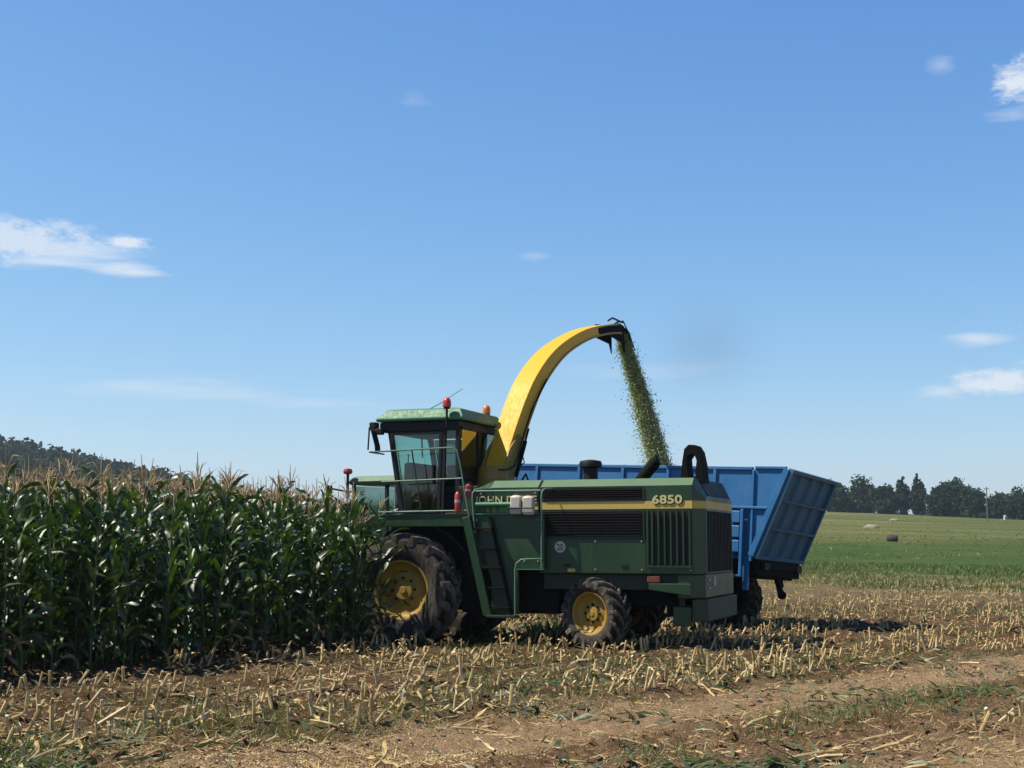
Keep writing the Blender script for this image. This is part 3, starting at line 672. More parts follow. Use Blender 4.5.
for k, (xx, zz) in enumerate([(4.21, 2.52), (4.25, 2.85), (4.28, 3.02), (4.35, 3.085), (4.46, 3.075), (4.52, 2.98), (4.56, 2.78), (4.58, 2.50)]):
    pv = [(4.20, 2.55), (4.27, 2.85), (4.32, 3.0), (4.40, 3.07), (4.50, 3.06), (4.57, 2.97), (4.62, 2.78), (4.66, 2.55)]
    cxx, czz = 4.39, 2.62; dx, dz = xx-cxx, zz-czz; l = math.hypot(dx, dz); ix, iz = xx-dx/l*.15, zz-dz/l*.15
    arch.append([(xx, -.76, zz), (xx, -.38, zz), (ix, -.38, iz), (ix, -.76, iz)])
mb.rings(arch); mb.box(4.24, 4.44, -.70, -.47, 2.54, 2.60); mb.build('screen_duct', M['dark'], H, .008)

# ladder, tank plate and handrails on the near side
mb = MB(); mb.prism([(1.03, 2.035), (2.22, 2.035), (2.22, 1.21), (1.80, 1.21), (1.80, .52), (1.36, .52), (1.36, 1.0)], 'y', -1.30, -1.22); mb.build('tank_plate', M['green'], H, .012)
mb = MB(); mb.box(1.0, 2.22, -1.33, -1.21, 2.035, 2.055); mb.box(1.78, 2.22, -1.335, -1.22, 1.195, 1.21); mb.build('plate_flange', M['green_pale'], H)
mb = MB(); mb.bar((1.00, -1.46, 2.00), (1.36, -1.46, .50), .05, .13, upv=(1, 0, 0)); mb.build('ladder_side', M['green'], H, .008)
mb = MB(); mb.bar((1.36, -1.36, 2.0), (1.72, -1.36, .50), .04, .04, upv=(1, 0, 0)); mb.build('ladder_side', M['dark'], H, .006)
for k in range(5):
    f = (k+.4)/5; x = 1.0+.36*(1-f); z = .5+1.5*f
    B('step', 'dark', (x, x+.38, -1.46, -1.31, z-.012, z+.012), bevel=.005)  # steps near-black like the inner ladder side: shade put into their colour
B('bottom_step', 'green', (1.36, 1.82, -1.53, -1.34, .475, .515), bevel=.005)
def bend(pts, r=.0125): mb = MB(); mb.tube(pts, r, 8); return mb
bend([(1.80, -1.45, .50), (1.80, -1.45, 1.20), (1.82, -1.45, 1.29), (1.90, -1.45, 1.35), (2.05, -1.43, 1.36), (2.21, -1.35, 1.36)]).build('handrail', M['rail'], H, smooth=60)
bend([(2.215, -1.42, 1.22), (2.215, -1.42, 2.30), (2.225, -1.41, 2.38), (2.25, -1.37, 2.42), (2.33, -1.2, 2.43)]).build('handrail', M['rail'], H, smooth=60)
bend([(1.13, -1.42, 1.75), (1.09, -1.42, 2.25), (1.09, -1.42, 2.36), (1.12, -1.40, 2.42), (1.20, -1.3, 2.44), (1.32, -1.19, 2.44)]).build('handrail', M['rail'], H, smooth=60)
bend([(1.12, -1.40, 2.395), (2.20, -1.41, 2.395)], .014).build('handrail', M['rail'], H, smooth=60)
bend([(1.14, -1.40, 2.19), (2.0, -1.40, 2.19)], .035).build('stowed_pipe', M['green_pale'], H, smooth=60)
# cab platform and guard rail
mb = MB(); mb.box(-.72, .97, -1.36, -1.30, 1.855, 2.045); mb.box(-.72, .97, -1.30, -.8, 1.98, 2.03); mb.build('platform', M['green'], H, .008)
bend([(-.62, -1.0, 3.03), (-.68, -1.42, 3.04), (-.60, -1.38, 3.045), (.70, -1.38, 3.085), (.80, -1.38, 3.05), (.86, -1.38, 2.85), (1.02, -1.38, 2.0)]).build('guard_rail', M['rail'], H, smooth=60)
bend([(-.48, -1.38, 2.565), (.90, -1.38, 2.60)]).build('guard_rail', M['rail'], H, smooth=60)
bend([(-.52, -1.38, 2.085), (.98, -1.38, 2.10)]).build('guard_rail', M['rail'], H, smooth=60)
bend([(.04, -1.38, 3.06), (.22, -1.38, 2.05)]).build('rail_post', M['green_dark'], H, smooth=60)
bend([(-.20, -1.38, 3.05), (-.05, -1.38, 2.05)], .009).build('rail_post', M['green_dark'], H, smooth=60)
# mudguard behind front wheel
mb = MB(); g_ = []
for k in range(9):
    a = R(35+k*13); g_.append([(math.cos(a)*(.99+e), yy, .9+math.sin(a)*(.99+e)) for yy, e in ((-1.08, 0), (-.85, 0), (-.85, .02), (-1.08, .02))])
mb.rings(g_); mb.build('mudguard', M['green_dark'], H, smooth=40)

# ------------------------------------------------------------------ cab
CF0, CF1, CB = -.36, -.60, .64        # windscreen foot, windscreen head, rear wall
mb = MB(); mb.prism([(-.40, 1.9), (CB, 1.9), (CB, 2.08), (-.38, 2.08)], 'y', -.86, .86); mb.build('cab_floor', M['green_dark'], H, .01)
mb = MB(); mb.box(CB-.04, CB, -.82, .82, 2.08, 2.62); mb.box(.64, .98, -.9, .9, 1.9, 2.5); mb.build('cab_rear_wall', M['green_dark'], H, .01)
mb = MB()
rf = lambda z, e, xf, xr: [(xf-e, -.93-e, z), (xr+e, -.93-e, z), (xr+e, .93+e, z), (xf-e, .93+e, z)]
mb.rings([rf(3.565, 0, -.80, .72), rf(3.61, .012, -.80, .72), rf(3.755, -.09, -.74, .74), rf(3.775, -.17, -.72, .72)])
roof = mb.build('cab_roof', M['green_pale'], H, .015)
mb = MB(); mb.box(-.76, .64, -.88, .88, 3.40, 3.552); mb.build('roof_lining', M['black'], H, .01)
def pillar(p, q, w=.08, d=.07): mb = MB(); mb.bar(p, q, w, d, upv=(1, 0, 0)); return mb.build('pillar', M['black'], H, .008)
for s_ in (-1, 1):
    pillar((CF0, s_*.82, 2.05), (CF1, s_*.82, 3.5), .07, .085); pillar((CB-.035, s_*.82, 2.05), (CB-.035, s_*.82, 3.5))
    pillar((.33, s_*.845, 2.05), (.36, s_*.845, 3.5), .05, .10)
def pane(name, vs, mat='glass', parent=H):
    mb = MB(); mb.add(vs, [tuple(range(len(vs)))]); return mb.build(name, M[mat], parent)
door = MB()
for p_, q_ in (((-.34, -.865, 2.10), (.29, -.865, 2.10)), ((-.54, -.865, 3.37), (.32, -.865, 3.37)), ((-.34, -.865, 2.10), (-.55, -.865, 3.37)), ((.29, -.865, 2.10), (.32, -.865, 3.37))): door.bar(p_, q_, .03, .05)
dr = door.build('cab_door', M['black'], H, .006)
pane('door_glass', [(-.32, -.862, 2.12), (.27, -.862, 2.12), (.30, -.862, 3.35), (-.53, -.862, 3.35)], 'glass', dr)
mb = MB(); mb.bar((.20, -.90, 2.55), (.20, -.90, 2.85), .03, .03); mb.build('door_handle', M['black'], dr, .004)
pane('side_window', [(.39, -.84, 2.64), (.57, -.84, 2.64), (.57, -.84, 3.40), (.41, -.84, 3.40)])
pane('side_window', [(-.32, .842, 2.12), (.27, .842, 2.12), (.30, .842, 3.38), (-.53, .842, 3.38)], 'glass_dark')
pane('side_window', [(.39, .842, 2.64), (.57, .842, 2.64), (.57, .842, 3.40), (.41, .842, 3.40)])
# windscreen: curved between pillars
mb = MB(); vs = []
for k in range(9):
    y = -.79+k*.1975; bu = .16*(1-(y/.79)**2)
    vs += [(CF0-.02-bu, y, 2.09), (CF1-.02-bu, y, 3.45)]
mb.add(vs, [(2*k, 2*k+2, 2*k+3, 2*k+1) for k in range(8)]); mb.build('windscreen', M['glass'], H, smooth=40)
mb = MB(); mb.bar((-.62, -.1, 2.25), (-.75, .25, 3.1), .02, .03); mb.build('wiper', M['black'], H)
pane('rear_window', [(CB+.003, -.76, 2.66), (CB+.003, .76, 2.66), (CB+.003, .76, 3.42), (CB+.003, -.76, 3.42)], 'glass_dark')
mb = MB()
for a, b in (((CB, -.80, 2.64), (CB, .80, 2.64)), ((CB, -.80, 3.45), (CB, .80, 3.45)), ((CB, -.05, 2.64), (CB, -.05, 3.45))): mb.bar(a, b, .06, .05)
mb.build('rear_window_frame', M['black'], H, .006)
# inside
mb = MB(); mb.box(.02, .46, -.26, .26, 2.40, 2.54); mb.box(.40, .54, -.25, .25, 2.50, 3.12); mb.box(.44, .54, -.14, .14, 3.13, 3.33); mb.box(.08, .40, -.20, .20, 2.08, 2.42); mb.box(.05, .42, -.36, -.30, 2.66, 2.72); mb.box(.05, .42, .30, .36, 2.66, 2.72)
mb.build('seat', M['seat'], H, .03)
mb = MB(); mb.tube([(-.28, 0, 2.08), (-.16, 0, 2.72)], .035, 8)
st = mb.build('steering_column', M['black'], H, smooth=40)
mb = MB(); mb.tube([(-.15+.18*math.cos(a)*.85, .18*math.sin(a), 2.74+.18*math.cos(a)*.45) for a in [j*math.pi/12 for j in range(25)]], .016, 6)
for a in (0, 2.1, 4.2): mb.bar((-.15, 0, 2.73), (-.15+.17*math.cos(a)*.85, .17*math.sin(a), 2.74+.17*math.cos(a)*.45), .02, .015)
mb.build('steering_wheel', M['black'], st, smooth=50)
B('console', 'black', (-.10, .50, .42, .74, 2.08, 2.78), (-.12, .02, .44, .72, 2.78, 2.92), bevel=.02); B('dashboard', 'black', (-.52, -.34, -.45, .78, 2.1, 2.92), bevel=.03)
# lamps, mirrors, beacons, aerial
def lamp(x, y, z, w=.14, h=.10):
    mb = MB(); mb.box(x-.06, x+.05, y-w/2, y+w/2, z-h/2, z+h/2); o = mb.build('work_light', M['black'], H, .015)
    mb = MB(); mb.box(x-.066, x-.058, y-w/2+.012, y+w/2-.012, z-h/2+.012, z+h/2-.012); mb.build('lamp_lens', M['steel'], o); return o
lamp(-.86, -.86, 3.50, .16, .13); lamp(-.84, -.45, 3.50); lamp(-.84, .45, 3.50); lamp(-.84, .84, 3.50); lamp(-.70, -.98, 3.40, .12, .10)
for s_ in (-1, 1):
    mb = MB(); mb.tube([(-.80, s_*.92, 3.50), (-.86, s_*1.06, 3.46), (-.86, s_*1.10, 3.10)], .014, 6); o = mb.build('mirror_arm', M['black'], H, smooth=50)
    mb = MB(); mb.rings([[(-.80+w_, s_*1.05+0, z_), (-.82+w_, s_*1.20, z_), (-.80+w_, s_*1.21, z_), (-.78+w_, s_*1.06, z_)] for w_, z_ in ((0, 3.44), (.05, 3.40), (.12, 3.16), (.13, 3.06))]); mb.build('mirror', M['black'], o, .01)
def beacon(name, x, y, z0, z, mat, r=.062):
    mb = MB(); mb.tube([(x, y, z0), (x, y, z+.01)], .02, 8); mb.lathe([(.05, z), (.055, z+.03), (.04, z+.035)], (x, y, 0), 'z', 16); o = mb.build(name, M['black'], H, smooth=40)
    mb = MB(); mb.lathe([(r*.95, z+.03), (r, z+.06), (r*.95, z+.12), (r*.7, z+.165), (r*.3, z+.182), (.004, z+.185)], (x, y, 0), 'z', 20); mb.build('beacon_lens', M[mat], o, smooth=50); return o
b1 = beacon('beacon', .47, -.98, 3.45, 3.735, 'red_lens', .07); b1['label'] = 'red beacon on a black post'
b2 = beacon('beacon', .60, .45, 3.60, 3.74, 'amber', .07); b2['label'] = 'amber beacon at the rear of roof'
mb = MB(); mb.tube([(-.34, -.30, 3.72), (.05, -.30, 3.89), (.47, -.30, 4.13)], [.007, .006, .004], 5); mb.build('aerial', M['dark'], H)

# ------------------------------------------------------------------ discharge spout: turret, curved chute, end flaps
SP = empty('spout', (.87, 0, 0), (0, 0, R(80.7)), H)      # a part; x runs along the chute
OUT_ = [(.04, 2.80), (.27, 3.18), (.47, 3.53), (.81, 4.03), (1.17, 4.45), (1.72, 4.89), (2.37, 5.24), (3.25, 5.57), (4.15, 5.78), (4.80, 5.87)]
THK = [.33, .33, .32, .31, .29, .27, .23, .21, .19, .18]; WID = [.36, .37, .39, .40, .40, .38, .35, .32, .29, .27]
def catmull(P_, n=4):
    r = []
    for i in range(len(P_)-1):
        p0 = np.array(P_[max(i-1, 0)]); p1 = np.array(P_[i]); p2 = np.array(P_[i+1]); p3 = np.array(P_[min(i+2, len(P_)-1)])
        for k in range(n):
            t_ = k/n; r.append(.5*(2*p1+(p2-p0)*t_+(2*p0-5*p1+4*p2-p3)*t_*t_+(3*p1-p0-3*p2+p3)*t_**3))
    r.append(np.array(P_[-1], float)); return np.array(r)
path = catmull([(a, b, c, d) for (a, b), c, d in zip(OUT_, THK, WID)], 4)
mb = MB(); rr = []; rib = MB()
for i, (s_, z, th, wd) in enumerate(path):
    tn = path[min(i+1, len(path)-1)][:2]-path[max(i-1, 0)][:2]; tn = tn/np.linalg.norm(tn); nn = np.array([tn[1], -tn[0]])
    ii = np.array([s_, z])+nn*th
    rr.append([(s_, -wd/2, z), (s_, wd/2, z), (ii[0], wd/2, ii[1]), (ii[0], -wd/2, ii[1])])
mb.rings(rr); ch = mb.build('chute', M['yellow'], SP, .012)
mb = MB()
for r_ in rr[::1]: pass
lip = []
for i, (s_, z, th, wd) in enumerate(path[2:]):
    tn = path[min(i+3, len(path)-1)][:2]-path[max(i+1, 0)][:2]; tn = tn/np.linalg.norm(tn); nn = np.array([tn[1], -tn[0]]); c0 = np.array([s_, z])+nn*(th-.03)
    c1 = c0+nn*.035; lip.append([(c0[0], -wd/2-.018, c0[1]), (c0[0], -wd/2-.002, c0[1]), (c1[0], -wd/2-.002, c1[1]), (c1[0], -wd/2-.018, c1[1])])
mb.rings(lip); mb.build('chute_flange', M['rim'], ch)
mb = MB(); mb.lathe([(.30, 2.52), (.30, 2.62), (.27, 2.64), (.25, 2.80), (.22, 2.86)], (.05, 0, 0), 'z', 28); mb.build('turret', M['rim'], SP, smooth=35)
mb = MB(); mb.prism([(-.14, 2.66), (.34, 2.60), (.42, 2.72), (.40, 2.88), (.50, 3.00), (.56, 3.20), (.66, 3.36), (.52, 3.42), (.22, 3.16), (.02, 2.86)], 'y', -.225, -.20); mb.prism([(-.14, 2.66), (.34, 2.60), (.42, 2.72), (.40, 2.88), (.50, 3.00), (.56, 3.20), (.66, 3.36), (.52, 3.42), (.22, 3.16), (.02, 2.86)], 'y', .20, .225); mb.build('lift_bracket', M['rim'], SP, .006)
mb = MB(); mb.tube([(.30, -.29, 2.70), (.62, -.29, 3.30)], .035, 10); mb.tube([(.62, -.29, 3.30), (.74, -.29, 3.52)], .018, 8); mb.build('lift_ram', M['dark'], SP, smooth=40)
mb = MB(); mb.tube([(-.3, -.30, 2.78), (.02, -.31, 2.80), (.22, -.30, 2.86), (.40, -.285, 3.05), (.56, -.27, 3.35), (.92, -.245, 3.85), (1.5, -.24, 4.45)], .016, 6); mb.tube([(.5, -.26, 2.6), (.62, -.30, 2.75), (.72, -.30, 2.62), (.66, -.3, 2.48)], .018, 6); mb.tube([(.45, -.2, 2.58), (.52, -.22, 2.86), (.66, -.25, 2.95), (.58, -.26, 3.05)], .012, 6); mb.build('hydraulic_hose', M['black'], SP, smooth=50)
# end: two hinged flaps and side cheeks
tip = path[-1]; s0, z0, th = tip[0], tip[1], tip[2]
mb = MB(); mb.rings([[(s0-1.3, -.150, z0-.26), (s0-1.3, -.13, z0-.26), (s0-1.3, -.13, z0-.34), (s0-1.3, -.150, z0-.34)], [(s0-.55, -.155, z0-.10), (s0-.55, -.135, z0-.10), (s0-.55, -.135, z0-.29), (s0-.55, -.155, z0-.29)], [(s0+.05, -.150, z0+.0), (s0+.05, -.13, z0+.0), (s0+.05, -.13, z0-.36), (s0+.05, -.150, z0-.36)], [(s0+.16, -.150, z0-.03), (s0+.16, -.13, z0-.03), (s0+.16, -.13, z0-.55), (s0+.16, -.150, z0-.55)]])
mb.rings([[(s0-.55, .155, z0-.045), (s0-.55, .135, z0-.045), (s0-.55, .135, z0-.31), (s0-.55, .155, z0-.31)], [(s0+.05, .150, z0+.0), (s0+.05, .13, z0+.0), (s0+.05, .13, z0-.36), (s0+.05, .150, z0-.36)], [(s0+.16, .150, z0-.03), (s0+.16, .13, z0-.03), (s0+.16, .13, z0-.55), (s0+.16, .150, z0-.55)]])
mb.build('flap_cheek', M['dark'], SP, .004)
mb = MB(); mb.bar((s0-.02, 0, z0+.01), (s0+.42, 0, z0-.10), .27, .03, upv=(0, 0, 1)); mb.bar((s0+.42, 0, z0-.10), (s0+.64, 0, z0-.38), .27, .03); mb.build('end_flap', M['dark'], SP, .006)
mb = MB(); mb.tube([(s0-.45, -.08, z0+.02), (s0-.25, -.08, z0+.10), (s0+.25, -.06, z0+.08)], .018, 6); mb.tube([(s0+.15, .1, z0+.02), (s0+.34, .1, z0+.12), (s0+.52, .1, z0-.18)], .014, 6); mb.tube([(s0-.1, -.10, z0+.03), (s0+.2, -.10, z0+.10), (s0+.4, -.1, z0-.06)], .014, 6); mb.build('flap_linkage', M['black'], SP, smooth=50)

# maize header at the front, standing in the crop
hd = empty('maize_header', (-1.5, 0, 0), (0, 0, 0), H)
mb = MB(); mb.prism([(-.75, .18), (.1, .25), (.22, .7), (.1, 1.25), (-.1, 1.25), (-.2, .55)], 'y', -1.35, 1.35); mb.build('header_frame', M['green'], hd, .02)
for k in range(5):
    y = -1.3+k*.65; mb = MB(); mb.rings([[(-.7, y-.14, .15), (-.7, y+.14, .15), (-.6, y+.10, .6), (-.6, y-.10, .6)], [(-1.25, y-.03, .10), (-1.25, y+.03, .10), (-1.22, y+.02, .18), (-1.22, y-.02, .18)]]); mb.build('row_divider', M['green_dark'], hd, .01)
mb = MB(); mb.prism([(.1, .45), (.95, .75), (.95, 1.35), (.1, 1.1)], 'y', -.5, .5); mb.build('feed_housing', M['green_dark'], hd, .02)

# things carried on the harvester
def Hw(x, y, z):
    v = Matrix.Rotation(R(-20), 4, 'Z') @ Vector((x, y, z)); return (v.x+MO[0], v.y+MO[1], z)
def jug(x, y, z, lab):
    e = empty('plastic_jug', Hw(x, y, z), (0, 0, R(-20))); tag(e, lab, 'jug', 'white jugs on the harvester side')
    mb = MB(); rr = [[(-w_/2, -d_/2, zz), (w_/2, -d_/2, zz), (w_/2, d_/2, zz), (-w_/2, d_/2, zz)] for w_, d_, zz in ((.165, .13, 0), (.17, .135, .10), (.17, .135, .255), (.15, .12, .275), (.06, .06, .29))]
    mb.rings(rr); mb.build('body', M['white'], e, .022, smooth=40)
    mb = MB(); mb.lathe([(.024, .285), (.024, .315)], (0, 0, 0), 'z', 12); mb.build('cap', M['red'], e)
    mb = MB(); mb.box(-.083, .083, -.070, -.0685, .03, .11); mb.build('label_sticker', M['grey'], e)
jug(1.825, -1.45, 2.035, 'white plastic jug on the harvester side, the one nearer the ladder'); jug(2.015, -1.43, 2.025, 'white plastic jug on the harvester side, the one nearer the louvres')
mb = MB(); mb.tube([(1.72, -1.53, 2.13), (2.12, -1.525, 2.125)], .012, 6); mb.tube([(1.72, -1.38, 2.045), (1.72, -1.53, 2.13)], .01, 6); mb.build('jug_strap', M['black'], H)
def extinguisher(x, y, z, h, lab):
    e = empty('fire_extinguisher', Hw(x, y, z), (0, 0, R(-20))); tag(e, lab, 'extinguisher', 'fire extinguishers by the cab')
    mb = MB(); mb.lathe([(.045, 0), (.05, .02), (.05, h*.78), (.03, h*.86), (.015, h*.9)], (0, 0, 0), 'z', 16); mb.build('cylinder', M['red'], e, smooth=40)
    mb = MB(); mb.box(-.02, .05, -.015, .015, h*.9, h); mb.tube([(.03, 0, h*.93), (.07, 0, h*.8), (.065, 0, h*.4)], .01, 6); mb.build('valve', M['black'], e)
    mb = MB(); mb.lathe([(.051, h*.42), (.051, h*.55)], (0, 0, 0), 'z', 16, 0, False); mb.build('paper_label', M['grey'], e)
extinguisher(.83, -1.38, 2.07, .36, 'larger red fire extinguisher standing at the platform end by the ladder'); extinguisher(.96, -1.27, 2.30, .24, 'smaller red extinguisher hung above and behind the larger one')

# ------------------------------------------------------------------ trailer (x to its rear, -y to its near side)
TO = (4.86, 26.52); TR = 31
TX = Matrix.Translation((TO[0], TO[1], -.06)) @ Matrix.Rotation(R(-TR), 4, 'Z') @ Matrix.Rotation(R(2.4), 4, 'Y') @ Matrix.Rotation(R(-3.0), 4, 'X')
T = empty('silage_trailer'); T.matrix_world = TX
tag(T, 'blue high-sided silage trailer with a leaning ribbed tailgate standing beyond the harvester', 'trailer')
LF, ZB, ZL, ZT = -5.35, 1.37, 2.26, 2.98
def TB(name, mat, *boxes, bevel=.01, parent=T):
    mb = MB()
    for b in boxes: mb.box(*b)
    return mb.build(name, M[mat], parent, bevel)
TB('trailer_floor', 'blue_gate', (LF, .0, -1.2, 1.2, ZB-.06, ZB))
for s_ in (-1, 1):
    ya, yb = sorted((s_*1.20, s_*1.16)); mb = MB(); mb.box(LF, .0, ya, yb, ZB, ZL-.03); mb.box(LF, .0, *sorted((s_*1.235, s_*1.195)), ZL, ZT-.06); mb.build('side_wall', M['blue'], T, .006)
    mb = MB(); mb.prism([(.002, ZB), (.03, ZB), (.64, ZT-.03), (.002, ZT-.03)], 'y', *sorted((s_*1.23, s_*1.19))); mb.build('rear_side_wall', M['blue'], T, .006)
    mb = MB(); mb.box(LF, .30, *sorted((s_*1.16, s_*1.285)), ZL-.045, ZL+.0); mb.box(LF, -.02, *sorted((s_*1.18, s_*1.275)), ZT-.06, ZT); mb.box(.03, .62, *sorted((s_*1.18, s_*1.27)), ZT-.035, ZT+.015); mb.build('side_rail', M['blue'], T, .008)
    mb = MB()
    for k in range(6): x = -.75-k*.95; mb.box(x-.03, x+.03, *sorted((s_*1.236, s_*1.275)), ZL+.002, ZT-.062)
    for k in range(8): x = -1.1-k*.58; mb.box(x-.045, x+.045, *sorted((s_*1.201, s_*1.26)), ZB, ZL-.046)
    mb.build('wall_posts', M['blue'], T, .006)
    mb = MB(); mb.box(-.02, .025, *sorted((s_*1.21, s_*1.275)), ZB-.1, ZT-.065); mb.build('corner_post', M['blue'], T, .008)
    mb = MB(); mb.bar((.005, s_*1.245, ZB), (.635, s_*1.245, ZT-.03), .07, .11, upv=(1, 0, 0)); mb.build('tailgate_frame', M['blue'], T, .006)
mb = MB(); mb.box(LF-.05, LF, -1.24, 1.24, ZB, ZT); mb.build('front_wall', M['blue'], T, .008)
mb = MB()
for k in range(3): y = -.7+k*.7; mb.box(LF-.1, LF-.052, y-.04, y+.04, ZB, ZT)
mb.build('front_ribs', M['blue'], T)
# tailgate leaning back
tg = empty('tailgate', (.03, 0, ZB-.02), (0, math.atan2(.64, 1.60), 0), T); hgt = math.hypot(.64, 1.62)
mb = MB(); mb.box(0, .03, -1.21, 1.21, 0, hgt); mb.build('gate_panel', M['blue_gate'], tg)
mb = MB()
for y in (-.64, 0, .64): mb.prism([(.031, y-.075), (.085, y-.045), (.085, y+.045), (.031, y+.075)], 'z', .06, hgt-.06)
mb.build('gate_ribs', M['blue_gate'], tg, .004)
mb = MB(); mb.box(.0, .10, -1.25, -1.17, 0, hgt); mb.box(0, .10, 1.17, 1.25, 0, hgt); mb.box(0, .10, -1.168, 1.168, hgt-.07, hgt+.0); mb.box(0, .10, -1.168, 1.168, 0, .07)
for f in (.345, .66): mb.box(.086, .112, -1.168, 1.168, hgt*f-.022, hgt*f+.022)
mb.build('gate_frame', M['blue_gate'], tg, .006)
# lower near-side lockers, chassis, running gear
TB('chassis_rail', 'dark', (LF, .05, -.55, -.40, 1.0, 1.30), (LF, .05, .40, .55, 1.0, 1.30)); 
TB('rear_beam', 'dark', (-.12, .10, -1.12, 1.12, 1.02, 1.33), (.10, .17, -1.05, 1.08, 1.14, 1.28), bevel=.02)
TB('under_box', 'dark', (-.75, .0, -1.0, 1.0, .98, 1.32))
mb = MB(); mb.bar((.02, .1, 1.0), (.10, .1, .74), .08, .10); mb.lathe([(.08, -.04), (.08, .04)], (.13, .1, .70), 'y', 14); mb.bar((.0, .35, 1.0), (.04, .35, .84), .06, .06); mb.build('rear_hitch', M['dark'], T, .01)
for k in range(3): TB('side_locker', 'blue', (-.42, -.20, -1.33, -1.262, 1.42+k*.265, 1.64+k*.265), bevel=.015)
TB('locker_post', 'blue', (-.195, -.14, -1.33, -1.262, .98, 2.2), (-.48, -.43, -1.33, -1.262, .98, 2.2)); TB('locker_foot', 'blue', (-.43, -.195, -1.33, -1.262, .98, 1.02))
TB('stay', 'blue', (-.15, -.05, -1.22, -1.12, .75, 1.36))
for k in range(2):
    L2 = MB(); L2.box(.171, .19, (-.98, .72)[k], (-.72, .98)[k], 1.13, 1.26); L2.build('tail_lamp', M['black'], T, .008)
mb = MB(); mb.tube([(-1.22, -1.0, .52), (-1.22, 1.0, .52)], .06, 10); mb.tube([(-2.42, -1.0, .52), (-2.42, 1.0, .52)], .06, 10); mb.box(-2.7, -.9, -.58, -.48, .62, .95); mb.box(-2.7, -.9, .48, .58, .62, .95); mb.build('axles', M['dark'], T, smooth=40)
for x in (-1.22, -2.42):
    for s_ in (-1, 1): wheel(T, x, s_*.98, .58, .60, .36, .30, 18, s_, 0, 'dark')
mb = MB(); mb.bar((LF, 0, 1.05), (LF-1.35, 0, .72), .16, .16); mb.bar((LF, -.45, 1.05), (LF-.9, 0, .8), .1, .1); mb.bar((LF, .45, 1.05), (LF-.9, 0, .8), .1, .1); mb.build('drawbar', M['dark'], T, .01)
mb = MB(); mb.tube([(LF+.1, -1.33, 1.4), (LF+.02, -1.33, 2.9), (LF-.02, -1.2, 3.05)], .045, 8); mb.build('ram_tube', M['blue'], T, smooth=40)
mb = MB(); mb.tube([(LF-.15, -.9, 2.2), (LF-.12, -.9, 3.0), (LF+.05, -1.0, 3.12), (LF+.12, -1.1, 2.9)], .018, 6); mb.tube([(LF-.2, -.5, 1.4), (LF-.25, -.55, 2.7), (LF-.05, -.7, 3.0)], .018, 6); mb.build('hydraulic_hose', M['black'], T, smooth=40)
# chopped maize heaped inside
hp = MB(); n1, n2 = 26, 12; rg = np.random.default_rng(3); vs = []
for i in range(n1):
    for j in range(n2):
        x = LF+.02+(-.1-LF)*i/(n1-1); y = -1.15+2.3*j/(n2-1); e_ = math.sin(math.pi*(j+.5)/n2)
        vs.append((x, y, 2.28+.62*e_*math.exp(-((x+2.3)/1.5)**2)+.12*rg.random()))
hp.add(vs, [(i*n2+j, (i+1)*n2+j, (i+1)*n2+j+1, i*n2+j+1) for i in range(n1-1) for j in range(n2-1)])
o = hp.build('chopped_maize', M['chaff']); o.matrix_world = TX; tag(o, 'heap of chopped green maize filling the blue trailer', 'chopped maize', kind='stuff')

# stream of chopped maize from the spout into the trailer
rg = np.random.default_rng(9)
HM = Matrix.Translation((MO[0], MO[1], 0)) @ Matrix.Rotation(R(-20), 4, 'Z') @ Matrix.Translation((.87, 0, 0)) @ Matrix.Rotation(R(80.7), 4, 'Z')
tipw = HM @ Vector((s0+.36, 0, z0-.22)); end = Vector((3.06, 28.15, 2.72))
n = 70000; u = rg.uniform(0, 1, n)**.9
dirv = np.array(end-tipw)
ctr = np.array(tipw)[None]+dirv[None]*u[:, None]; ctr[:, 2] += .55*(u-u*u)
wid = (.075+.085*u)[:, None]; off = rg.normal(size=(n, 3))*wid*np.array([.62, 1.0, .9])
strag = rg.random(n) < .07; off[strag] *= 1.75; off[strag, 0] -= .10*u[strag]
v, f = leaf_cards(ctr+off, .0105, rg, aspect=1.7)
mi = (rg.random(n) < .16+.30*u).astype(int)
M['chaff_pale'] = leafy('pale maize flakes', [(.3, (.40, .40, .20)), (.7, (.62, .58, .36))], .6, .2, 9, .3)
M['chaff_dark'] = leafy('green maize flakes', [(.3, (.19, .25, .08)), (.7, (.38, .45, .18))], .6, .15, 9, .3)
tag(link('chopped_maize_stream', np_mesh('chopped_maize_stream', v, f, [M['chaff_dark'], M['chaff_pale']], mi)), 'stream of chopped green maize falling from the yellow spout into the trailer', 'chopped maize', kind='stuff')

# ------------------------------------------------------------------ tractor pulling the trailer, mostly behind the harvester
K = empty('tractor', (-2.22, 29.5, -.08), (0, 0, R(-TR))); tag(K, 'green tractor hitched to the blue trailer, mostly hidden behind the harvester cab', 'tractor')
def KB(name, mat, *boxes, bevel=.015):
    mb = MB()
    for b in boxes: mb.box(*b)
    return mb.build(name, M[mat], K, bevel)
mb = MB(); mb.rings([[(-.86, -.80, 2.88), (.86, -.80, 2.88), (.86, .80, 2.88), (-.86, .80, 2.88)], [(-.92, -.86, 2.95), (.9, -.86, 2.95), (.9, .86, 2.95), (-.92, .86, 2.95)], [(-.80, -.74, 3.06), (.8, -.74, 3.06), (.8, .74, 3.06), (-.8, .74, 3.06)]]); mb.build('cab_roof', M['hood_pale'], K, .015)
for x, xt in ((-.72, -.80), (.05, .05), (.78, .80)):
    for s_ in (-1, 1): mb = MB(); mb.bar((x, s_*.76, 1.3), (xt, s_*.76, 2.9), .06, .07); mb.build('pillar', M['black'], K, .006)
